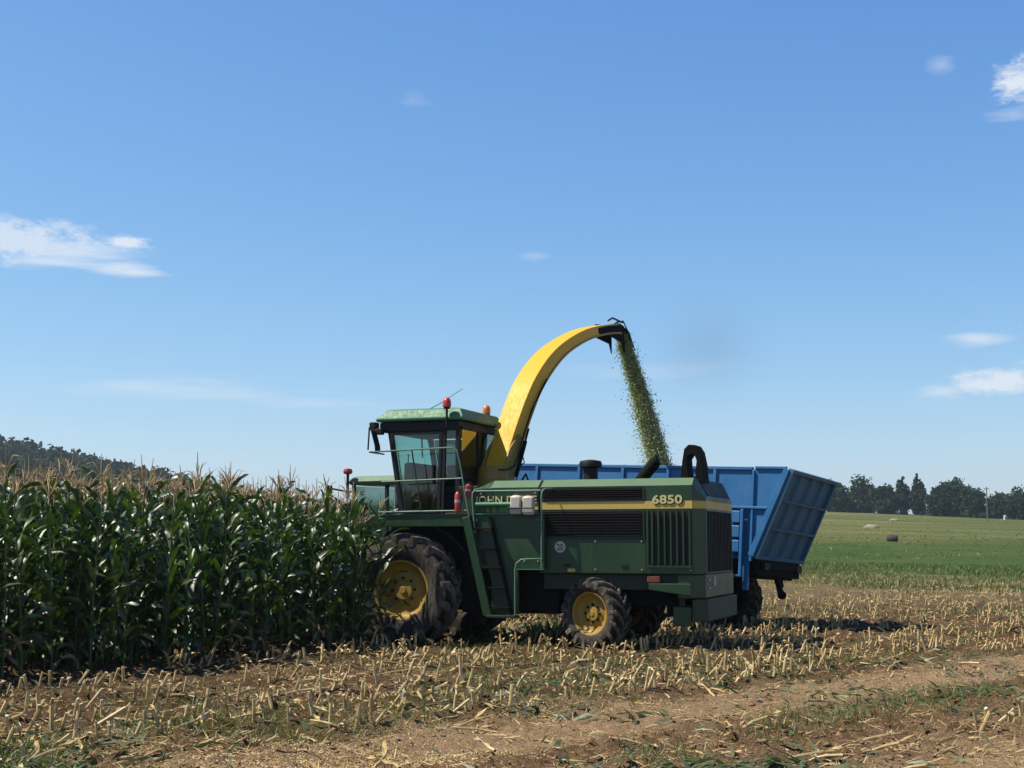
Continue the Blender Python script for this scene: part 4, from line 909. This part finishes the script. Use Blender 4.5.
for s_ in (-1, 1): mb = MB(); mb.add([(-.72, s_*.75, 1.4), (.76, s_*.75, 1.4), (.78, s_*.75, 2.86), (-.78, s_*.75, 2.86)], [(0,1,2,3)]); mb.build('side_window', M['glass_tractor'], K)
for x, xt, nm_ in ((-.73, -.80, 'windscreen'), (.79, .81, 'rear_window')): mb = MB(); mb.add([(x, -.72, 1.4), (x, .72, 1.4), (xt, .72, 2.86), (xt, -.72, 2.86)], [(0,1,2,3)]); mb.build(nm_, M['glass_tractor'], K)
KB('cab_body', 'green_dark', (-.74, .8, -.76, .76, .8, 1.4)); KB('seat', 'seat', (.1, .5, -.25, .25, 1.4, 1.65), (.42, .55, -.25, .25, 1.65, 2.3))
mb = MB(); mb.rings([[(-.75, -.42, .85), (-.75, .42, .85), (-.75, .40, 1.62), (-.75, .3, 1.70), (-.75, -.3, 1.70), (-.75, -.40, 1.62)], [(-2.7, -.38, .85), (-2.7, .38, .85), (-2.7, .34, 1.42), (-2.7, .25, 1.5), (-2.7, -.25, 1.5), (-2.7, -.34, 1.42)]]); mb.build('bonnet', M['green'], K, .02)
KB('tractor_chassis', 'dark', (-2.6, .9, -.3, .3, .5, .86))
for s_ in (-1, 1):
    wheel(K, .3, s_*.95, .82, .84, .46, .45, 20, s_); wheel(K, -2.25, s_*.85, .60, .62, .38, .33, 18, s_)
    mb = MB(); mb.rings([[(.3+math.cos(a)*.92*1, s_*.72, .82+math.sin(a)*.92), (.3+math.cos(a)*.92, s_*1.15, .82+math.sin(a)*.92), (.3+math.cos(a)*.96, s_*1.15, .82+math.sin(a)*.96), (.3+math.cos(a)*.96, s_*.72, .82+math.sin(a)*.96)] for a in [R(20+k*15) for k in range(10)]]); mb.build('mudguard', M['green'], K, smooth=40)
mb = MB(); mb.tube([(-.84, -.92, 2.60), (-.84, -.92, 3.12)], .03, 8); mb.tube([(-.80, -.75, 2.74), (-.84, -.92, 2.74), (-1.02, -1.30, 2.80)], .02, 6); o = mb.build('lamp_bracket', M['black'], K, smooth=40)
mb = MB(); mb.lathe([(.05, 3.10), (.09, 3.12), (.10, 3.16), (.08, 3.21), (.004, 3.225)], (-.84, -.92, 0), 'z', 16); mb.build('beacon_lens', M['red_lens'], o, smooth=50)
mb = MB(); mb.box(-1.04, -1.0, -1.40, -1.22, 2.55, 2.86); mb.build('mirror', M['black'], K, .01)
mb = MB(); mb.tube([(-1.3, -.28, 1.5), (-1.3, -.28, 2.4), (-1.36, -.28, 2.5)], .045, 8); mb.build('exhaust', M['dark'], K, smooth=40)

# thin diesel smoke drifting off the exhaust
mb = MB(); mb.lathe([(.05, -1.05), (.5, -.85), (.85, -.35), (.9, .15), (.7, .7), (.3, 1.0), (.02, 1.1)], (0, 0, 0), 'z', 20)
m, t, out = new_mat('exhaust smoke'); v_ = N(t, 'ShaderNodeVolumePrincipled'); v_.inputs['Color'].default_value = (.10, .10, .11, 1); v_.inputs['Anisotropy'].default_value = .2
tcn = N(t, 'ShaderNodeTexCoord'); ln = N(t, 'ShaderNodeVectorMath', operation='LENGTH'); t.links.new(tcn.outputs['Object'], ln.inputs[0])
fall = Mth(t, 'SUBTRACT', 1.0, ln.outputs['Value'], clamp=True)
t.links.new(Mth(t, 'MULTIPLY', Mth(t, 'MULTIPLY', fall, fall), Mth(t, 'MULTIPLY', noise(t, tcn.outputs['Object'], 1.6, 3, .6), .34)), v_.inputs['Density']); t.links.new(v_.outputs[0], out.inputs['Volume'])
o = mb.build('exhaust_smoke', m, smooth=60, loc=(3.2, 22.6, 4.75), rot=(0, R(18), 0)); o.scale = (1.3, 1.3, 1.3); tag(o, 'faint dark puff of diesel smoke above the harvester exhaust', 'smoke', kind='stuff')

# ------------------------------------------------------------------ maize
def leaf_strip(base, az, length, width, elev, droop, nseg, rg, wave=.012, roll=0.):
    """arched blade folded along its midrib; returns verts (3 per station) and quads"""
    d = np.array([math.cos(az), math.sin(az)]); p = np.array(base, float); e = elev; V = []
    side = np.array([-math.sin(az), math.cos(az), 0]); st = length/nseg
    for k in range(nseg+1):
        f = k/nseg; w = width*.5*min(1, (.45+2.8*f))*(1-f**2.6)**.8+.002
        tn = np.array([d[0]*math.cos(e), d[1]*math.cos(e), math.sin(e)]); up_ = np.array([-d[0]*math.sin(e), -d[1]*math.sin(e), math.cos(e)])
        r_ = roll*f; sd = side*math.cos(r_)+up_*math.sin(r_); u2 = up_*math.cos(r_)-side*math.sin(r_)
        wv = wave*math.sin(f*9+az*3)
        V += [p-sd*w+u2*(w*.35+wv), p-u2*.0, p+sd*w+u2*(w*.35-wv)]
        p = p+tn*st; e -= droop/nseg*(.35+1.5*f)
    V = np.array(V); F = []
    for k in range(nseg): a = 3*k; F += [(a, a+1, a+4, a+3), (a+1, a+2, a+5, a+4)]
    return V, np.array(F)
class Acc:
    def __init__(s): s.v = []; s.f = []; s.m = []; s.n = 0
    def add(s, V, F, m=0): s.v.append(V); s.f.append(F+s.n); s.m.append(np.full(len(F), m)); s.n += len(V)
    def get(s): return np.concatenate(s.v), np.concatenate(s.f), np.concatenate(s.m)
def tube_np(pts, rs, n=5):
    pts = np.array(pts, float); V = []; F = []
    for i, p_ in enumerate(pts):
        d = pts[min(i+1, len(pts)-1)]-pts[max(i-1, 0)]; d /= np.linalg.norm(d)
        a = np.cross(d, [0, 0, 1.] if abs(d[2]) < .9 else [1., 0, 0]); a /= np.linalg.norm(a); b = np.cross(d, a)
        for k in range(n): t_ = 2*math.pi*k/n; V.append(p_+(a*math.cos(t_)+b*math.sin(t_))*rs[i])
    for i in range(len(pts)-1):
        for k in range(n): F.append((i*n+k, i*n+(k+1) % n, (i+1)*n+(k+1) % n, (i+1)*n+k))
    return np.array(V), np.array(F)
def maize(rg, lod=0):
    """one plant about 2.3 m to the upper leaves: stalk, leaves, tassel, ear as separate arrays"""
    h = rg.uniform(1.98, 2.18); bend_ = rg.normal(size=2)*.04
    def stalk_at(z): f = z/h; return np.array([bend_[0]*f*f, bend_[1]*f*f, z])
    st, lf, ta, ea = Acc(), Acc(), Acc(), Acc()
    zs = np.linspace(-.05, h, 7 if not lod else 3)
    st.add(*tube_np([stalk_at(z) for z in zs], [.0145-.008*max(0, z)/h for z in zs], 6 if not lod else 4))
    plane = rg.uniform(0, 6.28); nl = 18 if not lod else 9
    z0 = .10 if not lod else .85
    for k in range(nl):
        f = k/(nl-1); z = z0+(h-.10-z0)*f; az = plane+(k % 2)*math.pi+rg.normal()*.6
        L = rg.uniform(.58, .86)*(1-.42*max(0, f-.55)/.45)*(.72+.28*min(1, f*4)); wd = rg.uniform(.052, .082)*(1-.22*f)
        el_ = R(rg.uniform(48, 68)+12*f); dr = R(rg.uniform(70, 165)-60*f*rg.random())
        dry = (not lod) and f < .22 and rg.random() < .35
        if dry: dr += R(50); wd *= .6
        V, F = leaf_strip(stalk_at(z), az, L, wd, el_, dr, 8 if not lod else 5, rg, wave=.020, roll=rg.normal()*1.0)
        lf.add(V, F, 1 if dry else 0)
    # tassel: spike with side branches
    top = stalk_at(h); sp_ = rg.uniform(.22, .46)
    ta.add(*tube_np([top-[0, 0, .05], top+[0, 0, sp_*.5], top+[rg.normal()*.02, rg.normal()*.02, sp_]], [.006, .0085, .004], 4))
    for k in range(rg.integers(4, 8) if not lod else 4):
        a = rg.uniform(0, 6.28); l = rg.uniform(.14, .24); zb = rg.uniform(.02, .14); o_ = np.array([math.cos(a), math.sin(a), 0])
        ta.add(*tube_np([top+[0, 0, zb], top+o_*l*.38+[0, 0, zb+l*.72], top+o_*l*.72+[0, 0, zb+l*(.95+rg.normal()*.2)]], [.004, .0065, .003], 4))
    zc = rg.uniform(.95, 1.15); a = plane+math.pi*.5; o_ = np.array([math.cos(a), math.sin(a), 0]); b0 = stalk_at(zc)
    ea.add(*tube_np([b0, b0+o_*.03+[0, 0, .05], b0+o_*.065+[0, 0, .13], b0+o_*.09+[0, 0, .21], b0+o_*.10+[0, 0, .26]], [.012, .026, .030, .020, .006], 7))
    return st.get(), lf.get(), ta.get(), ea.get()
PROTO = [maize(np.random.default_rng(200+i)) for i in range(9)]
PM = []
for st, lf, ta, ea in PROTO:
    PM.append((np_mesh('stalk', st[0], st[1], M['maize_stalk'], smooth=True), np_mesh('foliage', lf[0], lf[1], [M['maize_leaf'], M['maize_dry']], lf[2], smooth=True), np_mesh('tassel', ta[0], ta[1], M['tassel'], smooth=True), np_mesh('ear', ea[0], ea[1], M['husk'], smooth=True)))
def maize_ok(x, y):
    dx, dy = x-MO[0], y-MO[1]; u = dx*MR[0]+dy*MR[1]; v = dx*MN[0]+dy*MN[1]
    t_ = (x-EDGE0[0])*ROWN[0]+(y-EDGE0[1])*ROWN[1]
    if t_ < -.02: return False
    if v > 1.72 and u < -.30: return True
    if u < -2.75 and v > -2.4: return True
    if u < -9.5 and v > -22: return True
    return False
rg = np.random.default_rng(31)
spots = []
for r_ in range(44):
    off = r_*.72+rg.normal()*.02
    s_ = -9.0
    while s_ < 34:
        s_ += .165*rg.uniform(.75, 1.3)
        if r_ > 8 and rg.random() < .25: continue
        if rg.random() < .04: continue
        j = rg.normal(size=2)*.035
        x = EDGE0[0]+ROWD[0]*s_+ROWN[0]*off+j[0]; y = EDGE0[1]+ROWD[1]*s_+ROWN[1]*off+j[1]
        if not maize_ok(x, y): continue
        # leave out what lies far outside the view
        if y < 6 or abs(x)/y > .72: continue
        spots.append((x, y, r_))
# a few loose plants beside the front wheel, at the cut corner
for x, y in ((-2.3, 21.75), (-2.38, 21.3), (-2.27, 21.55), (-2.42, 21.6)): spots.append((x, y, -1))
spots = np.array(spots)
def seen_key(s):
    x, y, r_ = s; off_frame = 8 if abs(x/y+.0) > .385 else 0
    return (max(r_, 0)*1.6+y*.12+off_frame)
order = sorted(range(len(spots)), key=lambda i: seen_key(spots[i]))
front, rest = order[:300], order[300:]
MG = 'maize plants along the edge of the crop'
ML = 'tall dark green maize plant with tan tassel in the outer rows of the crop'
for k, i in enumerate(front):
    x, y, r_ = spots[i]; p_ = PM[k % len(PM)]
    s_ = rg.uniform(.92, 1.06)*(.86 if r_ < 0 else 1.0)
    if 18 < y < 21.2: s_ *= 1.04
    root = bpy.data.objects.new('maize_plant', p_[0]); COL.objects.link(root)
    root.location = (x, y, float(gz(x, y))-.02); root.rotation_euler = (rg.normal()*.035, rg.normal()*.035, rg.uniform(0, 6.28)); root.scale = (s_, s_, s_)
    tag(root, ML, 'maize plant', MG)
    for nm_, me_ in zip(('foliage', 'tassel', 'ear'), p_[1:]):
        c_ = bpy.data.objects.new(nm_, me_); COL.objects.link(c_); c_.parent = root
# the rest of the standing crop, one mass
LODP = [maize(np.random.default_rng(300+i), 1) for i in range(8)]
FULL = []
for src in (PROTO, LODP):
    L_ = []
    for st, lf, ta, ea in src:
        A = Acc(); A.add(st[0], st[1], 1); A.add(lf[0], lf[1], 0); A.add(ta[0], ta[1], 2); L_.append(A.get())
    FULL.append(L_)
vs, fs, ms, n0 = [], [], [], 0
for i in rest:
    x, y, r_ = spots[i]; V, F, m_ = FULL[0 if r_ < 7 else 1][rg.integers(0, 8)]
    a = rg.uniform(0, 6.28); s_ = rg.uniform(.92, 1.06); c_, d_ = math.cos(a)*s_, math.sin(a)*s_
    lx, ly = rg.normal(size=2)*.035
    W_ = np.empty_like(V); W_[:, 0] = V[:, 0]*c_-V[:, 1]*d_+x+V[:, 2]*lx; W_[:, 1] = V[:, 0]*d_+V[:, 1]*c_+y+V[:, 2]*ly; W_[:, 2] = V[:, 2]*s_+float(gz(x, y))
    vs.append(W_); fs.append(F+n0); ms.append(m_); n0 += len(V)
me = np_mesh('maize_crop', np.concatenate(vs), np.concatenate(fs), [M['maize_leaf'], M['maize_stalk'], M['tassel']], np.concatenate(ms), smooth=True)
tag(link('maize_crop', me), 'standing maize crop reaching back behind its outer rows to the wooded hill', 'maize crop', kind='stuff')
print('maize plants', len(spots), 'faces', len(me.polygons))

# ------------------------------------------------------------------ stubble
def stub(rg):
    h = rg.uniform(.09, .21); lean = np.array([rg.normal(.03, .05), rg.normal()*.04]); r0 = rg.uniform(.012, .018)
    A = Acc()
    pts = [np.array([lean[0]*f*1.2, lean[1]*f, -.04+(h+.04)*f]) for f in (0, .4, .75, 1)]
    V, F = tube_np(pts, [r0*1.2, r0, r0*1.0, r0*.95], 7)
    V[-7:, 2] += (V[-7:, 0]-pts[-1][0])*rg.uniform(-.9, .9)
    A.add(V, F, 0); A.add(np.vstack([V[-7:], V[-7:].mean(0)[None]]), np.array([(k, (k+1) % 7, 7, 7) for k in range(7)])[:, :4], 1)
    for k in range(rg.integers(1, 4)):
        V, F = leaf_strip(pts[1]+(pts[2]-pts[1])*rg.random(), rg.uniform(0, 6.28), rg.uniform(.06, .16), .02, R(rg.uniform(20, 70)), R(rg.uniform(60, 160)), 3, rg); A.add(V, F, 2)
    v, f, m_ = A.get()
    return v, f, m_
STUBS = [stub(np.random.default_rng(500+i)) for i in range(14)]
def fix_tris(f): return f
def stub_mesh(name, v, f, m_):
    # the pith caps are triangles written with a doubled corner: split them off
    me = bpy.data.meshes.new(name); me.from_pydata(v.tolist(), [], [tuple(dict.fromkeys(q_)) for q_ in f.tolist()])
    for mm in ('stub', 'stub_tip', 'straw'): me.materials.append(M[mm])
    me.polygons.foreach_set('material_index', m_.astype(np.int32)); me.update(); return me
SM = [stub_mesh('maize_stub', *s_) for s_ in STUBS]
rg = np.random.default_rng(77)
P_ = []
for k in range(-46, 6):
    q_ = -9.65-.75*k if k >= 0 else -9.65+.75*k     # rows run from near left to far right
    pass
P_ = []
qs = [-9.65-.75*k for k in range(0, 52)]+[-5.75]
for q_ in qs:
    along = -14.0
    while along < 62:
        along += rg.uniform(.06, .15)
        x = .712*q_+.702*along+rg.normal()*.022; y = -.702*q_+.712*along+rg.normal()*.022
        if y < 8.6 or y > 56 or abs(x)/y > .50 or maize_ok(x, y): continue
        t_ = (x-EDGE0[0])*ROWN[0]+(y-EDGE0[1])*ROWN[1]
        if t_ > -.25 and y < 21: continue
        g_ = float(vnoise(np.array(x*.55), np.array(y*.55), 91)); g2 = float(vnoise(np.array(along*.5), np.array(q_*3.), 17))
        if q_ == -5.75 and (g2 < .62 or rg.random() < .5): continue
        dense = q_ > -10.6 and q_ < -9 and 1.0 < x < 4.0
        if not dense and g2 < (.36 if q_ > -10.6 else .30): continue
        if not dense and rg.random() < (.12 if g_ > .5 else .35)+min(.78, max(0, y-21)*.04): continue
        dx, dy = x-MO[0], y-MO[1]; u = dx*MR[0]+dy*MR[1]; v_ = dx*MN[0]+dy*MN[1]
        if -1.1 < u < 3.6 and .75 < v_ < 1.55 or (-.9 < u < .9 and -1.6 < v_ < 1.6): continue
        P_.append((x, y))
P_ = np.array(P_); P_ = P_[np.argsort(P_[:, 1]+np.where(np.abs(P_[:, 0]/P_[:, 1]) > .38, 30, 0))]
SG = 'maize stubs in the cut field'
for k in range(300):
    x, y = P_[k]; o = bpy.data.objects.new('maize_stub', SM[k % len(SM)]); COL.objects.link(o); s_ = rg.uniform(.8, 1.2)
    o.location = (x, y, float(gz(x, y))); o.rotation_euler = (rg.normal()*.08, rg.normal(.09, .15) if rg.random() < .86 else rg.normal(.6, .25), rg.normal()*.6); o.scale = (s_, s_, s_)
    tag(o, 'pale cut maize stub sticking up in the nearer part of the brown field', 'maize stub', SG)
vs, fs, ms, n0 = [], [], [], 0
for k in range(300, len(P_)):
    x, y = P_[k]; V, F, m_ = STUBS[rg.integers(0, len(STUBS))]; a = rg.normal()*.6; s_ = rg.uniform(.8, 1.2); c_, d_ = math.cos(a)*s_, math.sin(a)*s_; lx, ly = rg.normal(.08, .16), rg.normal()*.10
    W_ = np.empty_like(V); W_[:, 0] = V[:, 0]*c_-V[:, 1]*d_+x+V[:, 2]*lx; W_[:, 1] = V[:, 0]*d_+V[:, 1]*c_+y+V[:, 2]*ly; W_[:, 2] = V[:, 2]*s_+float(gz(x, y))
    keep = m_ != 1; vs.append(W_); fs.append(F[keep]+n0); ms.append(m_[keep]); n0 += len(V)
tag(link('far_stubble', np_mesh('far_stubble', np.concatenate(vs), np.concatenate(fs), [M['stub'], M['stub_tip'], M['straw']], np.concatenate(ms))), 'rows of cut maize stubs farther off in the field', 'stubble', kind='stuff')
print('stubs', len(P_))

# stalks lying on the ground
def lying(rg):
    l = rg.uniform(.25, .6); k_ = rg.uniform(-.12, .12)
    pts = [np.array([l*(f-.5), k_*l*(f-.5)**2*4, .014+.02*math.sin(f*3)]) for f in (0, .35, .7, 1)]
    A = Acc(); V, F = tube_np(pts, [.013, .012, .011, .009], 6); A.add(V, F, 0)
    V, F = leaf_strip(pts[2], rg.uniform(-.7, .7), rg.uniform(.12, .3), .035, R(15), R(40), 3, rg); A.add(V, F, 2); return A.get()
LY = [stub_mesh('cut_stalk', *lying(np.random.default_rng(600+i))) for i in range(8)]
k = 0
while k < 90:
    y = 9.6+12*rg.random()**1.6; x = y*rg.uniform(-.37, .38); q_ = row_q(x, y)
    t_ = (x-EDGE0[0])*ROWN[0]+(y-EDGE0[1])*ROWN[1]
    if t_ > -.4 and y < 21: continue
    if q_ > -9 and rg.random() < .72: continue
    o = bpy.data.objects.new('cut_stalk', LY[k % 8]); COL.objects.link(o)
    o.location = (x, y, float(gz(x, y))+.01); o.rotation_euler = (0, rg.normal(0, .16), rg.normal(.6, .7))
    tag(o, 'pale piece of cut maize stalk lying on the brown soil', 'maize stalk', 'cut stalks lying in the field'); k += 1

# ------------------------------------------------------------------ litter, grass and weeds
def scatter_strips(n, rg, where, length, width, elev, droop, nseg=2):
    vs, fs, n0 = [], [], 0
    pts = where(n)
    z = gz(pts[:, 0], pts[:, 1])
    az = rg.uniform(0, 6.28, len(pts)); L = rg.uniform(*length, len(pts)); Wd = rg.uniform(*width, len(pts)); e = R(1)*rg.uniform(*elev, len(pts)); dr = R(1)*rg.uniform(*droop, len(pts)); roll = rg.normal(size=len(pts))*.5
    d = np.stack([np.cos(az), np.sin(az)], 1); sd = np.stack([-np.sin(az)*np.cos(roll), np.cos(az)*np.cos(roll), np.sin(roll)], 1)
    p_ = np.column_stack([pts, z+.004]); V = []
    for k in range(nseg+1):
        f = k/nseg; w = (Wd*.5*(1-.85*f**2))[:, None]
        V += [p_-sd*w, p_+sd*w]
        tn = np.column_stack([d*np.cos(e)[:, None], np.sin(e)]); p_ = p_+tn*(L/nseg)[:, None]; e = e-dr/nseg
    V = np.stack(V, 1); m_ = 2*(nseg+1); base = (np.arange(len(pts))*m_)[:, None]
    F = np.concatenate([base+np.array([2*k, 2*k+1, 2*k+3, 2*k+2])[None] for k in range(nseg)])
    return V.reshape(-1, 3), F, len(pts)
def field_spots(y0, y1, pw, cond):
    def w(n):
        out = np.zeros((0, 2))
        while len(out) < n:
            y = y0+(y1-y0)*rg.random(n)**pw; x = y*rg.uniform(-.45, .45, n); q_ = row_q(x, y)
            t_ = (x-EDGE0[0])*ROWN[0]+(y-EDGE0[1])*ROWN[1]
            keep = cond(x, y, q_, t_); out = np.concatenate([out, np.column_stack([x, y])[keep]])
        return out[:n]
    return w
patch = lambda x, y, sc, sd: fbm(x, y, sc, 3, sd)
open_ = lambda t_, y: (t_ < .1) | (y > 23)
# straw
c1 = lambda x, y, q_, t_: open_(t_, y) & (rg.random(len(x)) < np.clip((patch(x, y, .8, 31)-.36)*4.5, .10, 1)*np.where(q_ > -9.0, np.where(x < .6, .85, .42), 1.0))
V, F, n = scatter_strips(26000, rg, field_spots(9, 34, 1.5, c1), (.03, .20), (.004, .017), (-6, 24), (-20, 50))
tag(link('straw_litter', np_mesh('straw_litter', V, F, M['straw'])), 'pale straw and leaf litter strewn over the cut field', 'litter', kind='stuff')
c2 = lambda x, y, q_, t_: open_(t_, y) & (rg.random(len(x)) < np.clip((patch(x, y, .5, 41)-.42)*5, .05, 1))
V, F, n = scatter_strips(8000, rg, field_spots(26, 67, 1.1, c2), (.08, .30), (.012, .04), (0, 40), (10, 90))
tag(link('straw_litter', np_mesh('straw_litter', V, F, M['straw'])), 'straw litter and torn leaves in the far stubble', 'litter', kind='stuff')
c1b = lambda x, y, q_, t_: open_(t_, y) & (rg.random(len(x)) < np.clip((patch(x, y, 1.3, 37)-.34)*4, .12, 1))
V, F, n = scatter_strips(42000, rg, field_spots(9, 30, 1.6, c1b), (.012, .07), (.003, .010), (-4, 30), (0, 40), 1)
tag(link('chaff_litter', np_mesh('chaff_litter', V, F, M['straw'])), 'fine chaff and chopped crumbs strewn over the soil', 'chaff', kind='stuff')
# dark damp crumbs and wilted leaves
c3 = lambda x, y, q_, t_: open_(t_, y) & (rg.random(len(x)) < np.clip((patch(x, y, .6, 51)-.48)*6, .04, 1))
V, F, n = scatter_strips(5200, rg, field_spots(9, 32, 1.4, c3), (.08, .30), (.015, .05), (0, 30), (10, 70))
tag(link('wilted_leaves', np_mesh('wilted_leaves', V, F, M['wilt'])), 'wilted green maize leaves scattered on the soil', 'leaves', kind='stuff')
# chopped pale flakes spilt near the bottom
c4 = lambda x, y, q_, t_: (rg.random(len(x)) < np.exp(-((x+1.35)/1.0)**2-((y-10.7)/.75)**2)+.03*(q_ < -6))
V, F, n = scatter_strips(17000, rg, field_spots(9.2, 24, 2.0, c4), (.008, .028), (.006, .014), (0, 35), (0, 20), 1)
tag(link('spilt_flakes', np_mesh('spilt_flakes', V, F, M['stub'])), 'pale chopped maize flakes spilt on the soil', 'flakes', kind='stuff')
# grass: cut swath, corner tuft, weed patches, and the strip before the green crop
def swath(x, y, q_, t_):
    a = np.exp(-((q_+7.05)/.50)**2)*np.clip((patch(x, y, .7, 61)-.36)*5, 0, 1)*(x > .8)
    b = np.exp(-((x+3.75)/.45)**2-((y-10.5)/.7)**2)*1.6
    c_ = np.clip((patch(x, y, .45, 71)-.52)*6, 0, .55)*(q_ < -9.2)
    d_ = .8*np.exp(-((x-1.4)/.8)**2-((y-18.3)/1.0)**2)+.35*np.exp(-((x+.4)/1.6)**2-((y-18.5)/1.3)**2)
    return (rg.random(len(x)) < np.maximum.reduce([a*.8, b, c_, d_])) & open_(t_, y)
V, F, n = scatter_strips(15000, rg, field_spots(9, 26, 1.7, swath), (.05, .17), (.004, .011), (8, 85), (20, 90))
tag(link('field_grass', np_mesh('field_grass', V, F, M['grass'])), 'short green grass and weeds in patches between the stubs', 'grass', kind='stuff')
c6 = lambda x, y, q_, t_: ((t_ < 2) | ((x > 5) & (y > 36))) & (rg.random(len(x)) < np.clip((patch(x, y, .22, 81)-.40)*6, .03, 1)*np.clip((y-24)/36, .12, .45)) | ((y > 46) & (x > 5) & (rg.random(len(x)) < .5*np.clip((y-46)/30, 0, 1)*np.clip((patch(x, y, .16, 83)-.34)*4, .05, 1)))
V, F, n = scatter_strips(40000, rg, field_spots(30, 92, .85, c6), (.08, .26), (.012, .035), (35, 88), (10, 80))
tag(link('crop_grass', np_mesh('crop_grass', V, F, M['grass'])), 'green weeds and grass where the stubble meets the green crop', 'grass', kind='stuff')
# tufts over the meadow and the far crop
def meadow_spots(n):
    y = 112*(360/112)**(rg.random(n)**.9); x = y*rg.uniform(.12, .45, n); k = rg.random(n) < np.clip((fbm(x, y, .05, 4, 33)-.34)*4, .08, 1); return np.column_stack([x, y])[k]
for nn, mm, lab in ((8000, 'grass', 'green grass tufts over the far meadow'),):
    V, F, n = scatter_strips(nn, rg, meadow_spots, (.06, .20), (.06, .16), (20, 80), (10, 70))
    tag(link('meadow_grass', np_mesh('meadow_grass', V, F, M[mm])), lab, 'grass', kind='stuff')
# heap of trash behind the harvester, seen between its wheels
V, F, n = scatter_strips(900, rg, lambda k_: np.column_stack([rg.normal(.95, .45, k_), rg.normal(24.9, .5, k_)]), (.08, .35), (.02, .06), (20, 85), (20, 90))
V[:, 2] += .0
tag(link('torn_maize_leaves', np_mesh('torn_maize_leaves', V, F, M['chaff'])), 'low tangle of torn maize leaves lying behind the harvester wheels', 'leaves', kind='stuff')

# loose clods
rg = np.random.default_rng(55)
c7 = lambda x, y, q_, t_: open_(t_, y) & (rg.random(len(x)) < np.clip((patch(x, y, 1.2, 95)-.40)*5, .08, 1))
pts = field_spots(9, 24, 1.7, c7)(3600); n = len(pts)
ico = np.array([(0,0,1),(.89,0,.45),(.28,.85,.45),(-.72,.53,.45),(-.72,-.53,.45),(.28,-.85,.45),(.72,.53,-.45),(-.28,.85,-.45),(-.89,0,-.45),(-.28,-.85,-.45),(.72,-.53,-.45),(0,0,-1)])
icf = np.array([(0,1,2),(0,2,3),(0,3,4),(0,4,5),(0,5,1),(1,6,2),(2,7,3),(3,8,4),(4,9,5),(5,10,1),(6,7,2),(7,8,3),(8,9,4),(9,10,5),(10,6,1),(11,7,6),(11,8,7),(11,9,8),(11,10,9),(11,6,10)])
sz = (.007+.024*rg.random(n)**3)[:, None, None]
V = ico[None]*sz*rg.uniform(.6, 1.35, (n, 12, 1))*np.array([1.25, 1.0, .55]); V = V+np.column_stack([pts, gz(pts[:, 0], pts[:, 1])+.004])[:, None, :]
F = (icf[None]+(np.arange(n)*12)[:, None, None]).reshape(-1, 3)
M['clod'] = leafy('dry soil clod', [(.3, (.17, .10, .055)), (.7, (.36, .235, .14))], .95, 0, 5, .1)
tag(link('soil_clods', np_mesh('soil_clods', V.reshape(-1, 3), F, M['clod'], smooth=False)), 'small dry clods of brown soil over the field', 'clods', kind='stuff')

# summer air: far woods and trees fade a little to blue
mb = MB(); mb.box(-4600, 4600, -900, 6200, -75, 76)
m, t, out = new_mat('haze'); vp = N(t, 'ShaderNodeVolumePrincipled'); vp.inputs['Color'].default_value = (.72, .84, 1, 1); vp.inputs['Density'].default_value = .00022; vp.inputs['Anisotropy'].default_value = .3
t.links.new(vp.outputs[0], out.inputs['Volume'])
tag(mb.build('haze', m), 'thin pale blue summer haze over the whole field', 'haze', kind='stuff')
